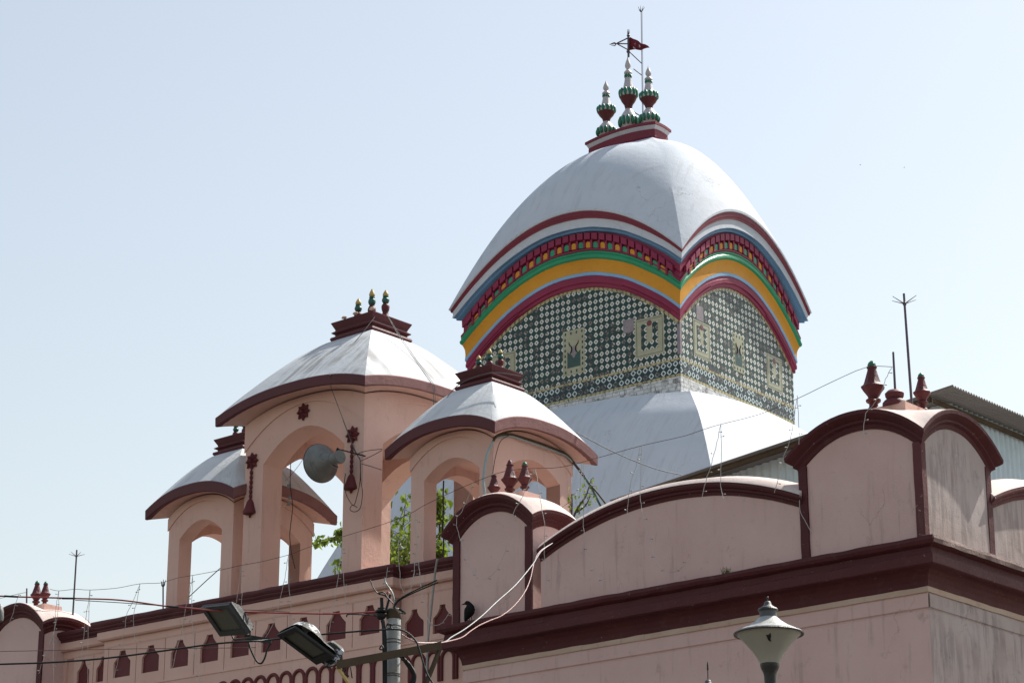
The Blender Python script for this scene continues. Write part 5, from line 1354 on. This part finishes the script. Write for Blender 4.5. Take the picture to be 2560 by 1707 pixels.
cable('stay_wire', gp([(1725, 785), (1880, 640), (2045, 492)], z1, (0.7, 1.2)), 0.008, 'grey_wire', 'straight wire stay across the left pavilion arch')
# fairy-light wire along the facade
W = [z1(*p) for p in ((-40, 800), (180, 745), (245, 735))]
W2 = [z1(*p) for p in ((460, 705), (540, 720), (690, 705), (825, 712), (1070, 695), (1285, 655), (1470, 648), (1620, 605), (1770, 578), (2000, 535), (2220, 485))] + [z3(*p) for p in ((1140, 1300), (1400, 1235), (1600, 1160), (1890, 1070), (2250, 960))] + \
     [z5(*p) for p in ((600, 860), (720, 790), (830, 735), (1010, 650), (1185, 575), (1400, 490), (1560, 455), (1750, 442), (2000, 430), (2330, 345))] + [z9(*p) for p in ((950, 300), (1185, 235), (1430, 180), (1600, 140), (1760, 85), (1915, 38))] + [(1900, 1035), (1992, 997), (2083, 953), (2166.5, 917.9), (2231, 917)]
SV = -0.36
cable('support_wire', [G.hit(*p, SV) for p in W2], 0.0042, 'brown_wire', 'long sagging wire that carries the string lights across the facade', k=3)
cable('support_wire', [G.hit(*p, SV) for p in W], 0.004, 'brown_wire', 'short end of support wire at the left edge of the picture', k=3)
def drop(pts, fn, label):
    P = spline([G.hit(*fn(*p), SV - 0.01) for p in pts], 4)
    rr = random.Random(int(pts[0][0] * 7 + pts[0][1]))
    P = [p + Vector((rr.uniform(-1, 1), rr.uniform(-1, 1), 0)) * 0.006 for p in P]
    o = solo('string_light', P[0], M['led_wire'], lambda m: m.tube(P, 0.0042, 5), label, 'string light', 'string lights hung along the facade', 60)
    for i in range(2, len(P) - 1, 4):
        m = MB(lambda p: Vector(p) - o.location)
        d = Vector((rr.choice((-1, 1)) * 0.04, -0.01, rr.uniform(-0.012, 0.012)))
        m.tube([P[i], P[i] + d * 0.7, P[i] + d * 0.8, P[i] + d, P[i] + d * 1.2], [0.004, 0.004, 0.009, 0.009, 0.003], 6)
        m.build('bulb', M['white_wire'], o, 60)
D = [
 (z1, [(180, 745), (160, 790), (120, 920), (90, 1010)], 'short light string left of the far left finials'),
 (z1, [(540, 720), (525, 800), (512, 900), (505, 1020), (490, 1110), (450, 1220), (380, 1400), (355, 1480)], 'light string hanging over the far left turret roof'),
 (z1, [(540, 722), (535, 900), (495, 1110), (490, 1250), (492, 1568)], 'straight light string beside the far left turret post'),
 (z1, [(825, 712), (810, 830), (785, 990), (770, 1130), (755, 1260), (745, 1380)], 'slanting light string over the left end of the gallery cornice'),
 (z1, [(825, 714), (822, 830), (812, 1000), (806, 1200), (806, 1568)], 'long straight light string crossing the narrow left niches'),
 (z1, [(1285, 655), (1235, 790), (1170, 920), (1140, 1090), (1085, 1340), (1045, 1530)], 'light string ending at the first bell niche of the bay'),
 (z1, [(1283, 660), (1255, 820), (1228, 930), (1225, 1060), (1240, 1180)], 'curved light string over the left part of the bay cornice'),
 (z1, [(1768, 580), (1745, 720), (1705, 880), (1670, 1080), (1625, 1250), (1580, 1440)], 'light string reaching the third bell niche from left'),
 (z1, [(1770, 580), (1765, 730), (1760, 900), (1772, 1100), (1800, 1400), (1850, 1568)], 'light string left of the clean floodlight'),
 (z1, [(2215, 490), (2200, 620), (2170, 830)], 'short light string above the clean floodlight'),
 (z1, [(2220, 490), (2222, 700), (2215, 870)], 'straight light string just right above the clean floodlight'),
 (z4, [(885, 385), (860, 560), (825, 720), (780, 920), (740, 1040), (650, 1180)], 'light string passing left of the peeling floodlight'),
 (z4, [(890, 385), (885, 520), (895, 720), (912, 900), (920, 1030)], 'light string ending above the peeling floodlight'),
 (z4, [(1385, 225), (1355, 480), (1325, 720), (1295, 890), (1260, 1100)], 'light string falling from the big pavilion pillar over a niche'),
 (z4, [(1380, 230), (1392, 550), (1405, 760), (1412, 870)], 'short light string below the big pavilion pillar'),
 (z5, [(655, 845), (650, 1000), (665, 1150), (650, 1300), (635, 1450), (605, 1568)], 'left light string on the right pavilion pillar'),
 (z5, [(672, 845), (670, 1050), (678, 1230), (695, 1400), (712, 1568)], 'right light string on the right pavilion pillar'),
 (z25, [(420, 20), (418, 200), (435, 350), (440, 480), (475, 560), (530, 560), (570, 460), (595, 330), (590, 230)], 'light string looping in a U on the gallery cornice'),
 (z25, [(300, 295), (290, 400), (270, 520)], 'short light string over the bay corner of the cornice'),
 (z25, [(645, 300), (655, 450), (680, 590), (710, 760), (770, 905), (850, 920), (920, 870), (985, 765)], 'light string looping across the two right niches'),
 (z5, [(1185, 575), (1150, 680), (1080, 840), (1032, 910), (1050, 1030), (1100, 1190), (1170, 1360), (1270, 1455), (1360, 1420), (1440, 1300), (1510, 1110)], 'light string looping over the panel of the middle turret'),
 (z5, [(1750, 445), (1700, 560), (1640, 700), (1565, 830), (1540, 910)], 'light string crossing the middle turret finials'),
 (z5, [(1755, 445), (1780, 570), (1810, 780), (1840, 950), (1838, 1180), (1850, 1380), (1865, 1540)], 'light string from the middle turret down its right side'),
 (z9, [(655, 390), (660, 640), (655, 930), (670, 1080), (720, 1290), (780, 1440), (870, 1475)], 'long light string at the left end of the arched parapet'),
 (z9, [(645, 390), (628, 560), (622, 690)], 'short faint light string by the sapling'),
 (z9, [(1175, 240), (1140, 420), (1095, 560), (1065, 740), (1055, 890)], 'left light string of the pair over the arched parapet'),
 (z9, [(1187, 240), (1180, 500), (1178, 700), (1195, 830), (1235, 1000), (1285, 1170), (1350, 1330), (1450, 1395), (1560, 1350), (1620, 1270)], 'right light string of the pair looping down the parapet panel'),
 (z9, [(1912, 42), (1880, 210), (1830, 400), (1780, 560), (1745, 725)], 'left light string before the white lower roof'),
 (z9, [(1918, 42), (1922, 300), (1915, 590), (1940, 725)], 'right light string before the white lower roof'),
 (lambda x, y: (1920 + x / 3.672, 700 + y / 3.672), [(262, 1095), (235, 1280), (205, 1460), (150, 1600), (110, 1760), (60, 1950)], 'light string left of the corner turret hood'),
 (lambda x, y: (1920 + x / 3.672, 700 + y / 3.672), [(268, 1060), (280, 1280), (285, 1510)], 'short light string on the left tip of the corner hood'),
 (lambda x, y: (1920 + x / 3.672, 700 + y / 3.672), [(1135, 805), (1080, 910), (1040, 1030), (960, 1150), (900, 1220), (880, 1350), (875, 1450)], 'light string slanting from the stub pole over the corner turret'),
]
for fn, pts, lab in D: drop(pts, fn, lab)
cable('string_light_tail', [G.hit(*p, -0.06) for p in ((1920 + 290 / 3.672, 1100 + 480 / 3.672), (2000, 1275), (2012, 1300), (2027, 1328))], 0.004, 'led_wire', 'loose tail of a light string on the left post of the corner turret', 'string light')

# ================================================================== plants growing on the roofs
def leaf(m, c, d, size, rr):
    d = d.normalized(); sd = d.cross(Vector((rr.uniform(-1, 1), rr.uniform(-1, 1), rr.uniform(-1, 1)))).normalized(); nn = d.cross(sd)
    pts = [(0, 0), (0.28, 0.30), (0.55, 0.27), (1.0, 0.0), (0.55, -0.27), (0.28, -0.30)]
    ids = [m.vert(c + d * (a * size) + sd * (b * size) + nn * (0.22 * size * (abs(b) * 3)) - Vector((0, 0, 1)) * (0.16 * size * a * a)) for a, b in pts]
    m.face((ids[0], ids[1], ids[2], ids[3])); m.face((ids[0], ids[3], ids[4], ids[5]))
def sapling(base, branches, label, nleaf, size, seed, spread=0.13, group='saplings rooted in the masonry'):
    rr = random.Random(seed)
    e, mb = wthing('peepal_sapling', base, label, 'sapling', group)
    m = mb(); lm = mb()
    for br in branches:
        P = spline([Vector(p) for p in br], 5)
        m.tube(P, [0.020 - 0.015 * i / (len(P) - 1) for i in range(len(P))], 6)
        n = len(P)
        for i in range(n // 4, n):
            for _ in range(nleaf):
                o = Vector((rr.gauss(0, 1), rr.gauss(0, 1), rr.gauss(0, 0.8))) * spread
                c = P[i] + o
                if rr.random() < 0.35: m.tube([P[i], P[i] + o * 0.6, c], [0.005, 0.004, 0.002], 4)
                leaf(lm, c, Vector((rr.gauss(0, 0.6), rr.gauss(0, 0.6), -0.8 + rr.gauss(0, 0.5))), size * rr.uniform(0.6, 1.25), rr)
    m.build('stem', M['bark'], e, 60)
    lm.build('foliage', M['leaf'], e, fix=False)
vP = lambda x, y: (x * 2560 / 2352, y * 2560 / 2352)
gv = lambda pts, v: [G.hit(*vP(*p), v) for p in pts]
VS = 4.6
sapling(G.hit(*vP(905, 1330), VS), [gv([(905, 1340), (900, 1300), (888, 1240), (880, 1190)], VS), gv([(905, 1330), (915, 1270), (925, 1210), (932, 1150)], VS + 0.2), gv([(905, 1320), (885, 1290), (862, 1260), (850, 1240)], VS),
        gv([(910, 1320), (930, 1280), (950, 1250), (965, 1240)], VS), gv([(905, 1310), (925, 1290), (940, 1290)], VS - 0.2)],
        'bushy bright green sapling behind the big pavilion pillars', 10, 0.13, 3, 0.19)
sapling(G.hit(*vP(800, 1262), VS), [gv([(800, 1262), (790, 1240), (775, 1232), (750, 1238), (722, 1240)], VS), gv([(790, 1240), (785, 1220), (782, 1212)], VS), gv([(800, 1262), (790, 1290), (780, 1300)], VS)],
        'leafy twig poking out left of the big pavilion pillar', 5, 0.125, 5, 0.07)
sapling(G.hit(*vP(1010, 1290), 3.4), [gv([(1012, 1300), (1010, 1255), (1006, 1230)], 3.4), gv([(1012, 1300), (1004, 1275), (1000, 1268)], 3.4), gv([(1010, 1255), (1009, 1200), (1008, 1170), (1007, 1150), (1004, 1135)], 3.4)],
        'small green sapling seen through the right pavilion arch', 9, 0.13, 8, 0.09)
sapling(G.hit(*vP(1312, 1200), 1.6), [gv([(1308, 1210), (1325, 1170), (1345, 1140), (1352, 1120), (1358, 1100)], 1.6), gv([(1325, 1175), (1345, 1160), (1355, 1140)], 1.6), gv([(1312, 1200), (1340, 1195), (1360, 1185)], 1.6), gv([(1312, 1200), (1314, 1150), (1312, 1135)], 1.6)],
        'sparse twiggy sapling between the right pavilion and the parapet', 2, 0.062, 11, 0.06)
# vine-like dark cable beside the right pavilion arch
cable('hanging_wire', gp([(915, 555), (910, 700), (912, 850), (905, 1000), (915, 1100), (910, 1260)], z5, 2.6), 0.013, 'black', 'thick black cable hanging behind the right pavilion arch')
# grass tuft on the ledge
gb = G.hit(1700 + 420 / 3.672, 1280 + 555 / 3.672, -0.08)
def grass_fill(m):
    rr = random.Random(4)
    for _ in range(26):
        b = gb + G.u * rr.gauss(0, 0.035) + Vector((0, 0, -0.01)); h = rr.uniform(0.03, 0.1)
        d = Vector((rr.gauss(0, 0.02), rr.gauss(0, 0.02), h))
        m.tube([b, b + d * 0.6, b + d + Vector((rr.gauss(0, 0.01), 0, 0))], [0.004, 0.003, 0.001], 4)
solo('grass_tuft', gb, M['leaf'], grass_fill, 'small grass tuft sprouting on the cornice under the long parapet', 'grass tuft')
# far birds
for px, py, Y, lab in ((1976 * 1.0884, 379 * 1.0884, 260, 'left tiny bird far off in the sky above the dome'), (2077 * 1.0884, 385 * 1.0884, 270, 'right tiny bird far off in the sky above the dome')):
    c_ = at(px, py, Y)
    def bf(m, c_=c_):
        m.tube([c_ + Vector((-0.09, 0, 0)), c_, c_ + Vector((0.10, 0, 0.01))], [0.01, 0.03, 0.006], 6)
        for s in (-1, 1): m.tube([c_, c_ + Vector((0.02, 0.08 * s, 0.05)), c_ + Vector((-0.02, 0.18 * s, 0.02))], [(0.02, 0.006), (0.018, 0.005), (0.004, 0.002)], 6)
    solo('flying_bird', c_, M['crow'], bf, lab, 'bird', 'birds in the sky')
# cement lumps left on the big pavilion cap
for (x, y), lab in (((395, 920), 'leftmost pale cement lump on the big pavilion cap'), ((670, 815), 'pale cement lump under the left yellow finial'), ((1070, 705), 'pale cement lump before the tallest yellow finial')):
    c_ = G.hit(*pz(x, y, 820, 700, 9.8), 1.68)
    def lf(m, c_=c_):
        rr = random.Random(int(x))
        m.ball(c_, 0.04, 0.035, 0.028, 8, 6); m.ball(c_ + G.u * -0.03, 0.03, 0.03, 0.02, 7, 5); m.ball(c_ + G.u * 0.035, 0.025, 0.02, 0.018, 7, 5)
    solo('cement_lump', c_, M['pale'], lf, lab, 'cement lump', 'cement lumps on the cap')
# rounded fixture at the left border
c_ = at(*z1(-8, 925), 21.0)
e, mb = wthing('round_fixture', c_, 'rounded grey lamp head cut off by the left border', 'lamp')
m = mb(); m.lathe((c_.x, c_.y, c_.z - 0.07), [(0.02, -0.01), (0.04, 0.0), (0.045, 0.03), (0.04, 0.09), (0.03, 0.13), (0.01, 0.155), (0.0, 0.157)], 18); m.build('lamp_head', M['horn'], e, 50)
m = mb(); m.tube([c_ + Vector((0, 0, -0.07)), c_ + Vector((0, 0, -0.3)), c_ + Vector((0.02, 0, -0.7)), c_ + Vector((0.14, 0.0, -1.0))], 0.005, 6); m.build('lead_wire', M['white_wire'], e, 60)
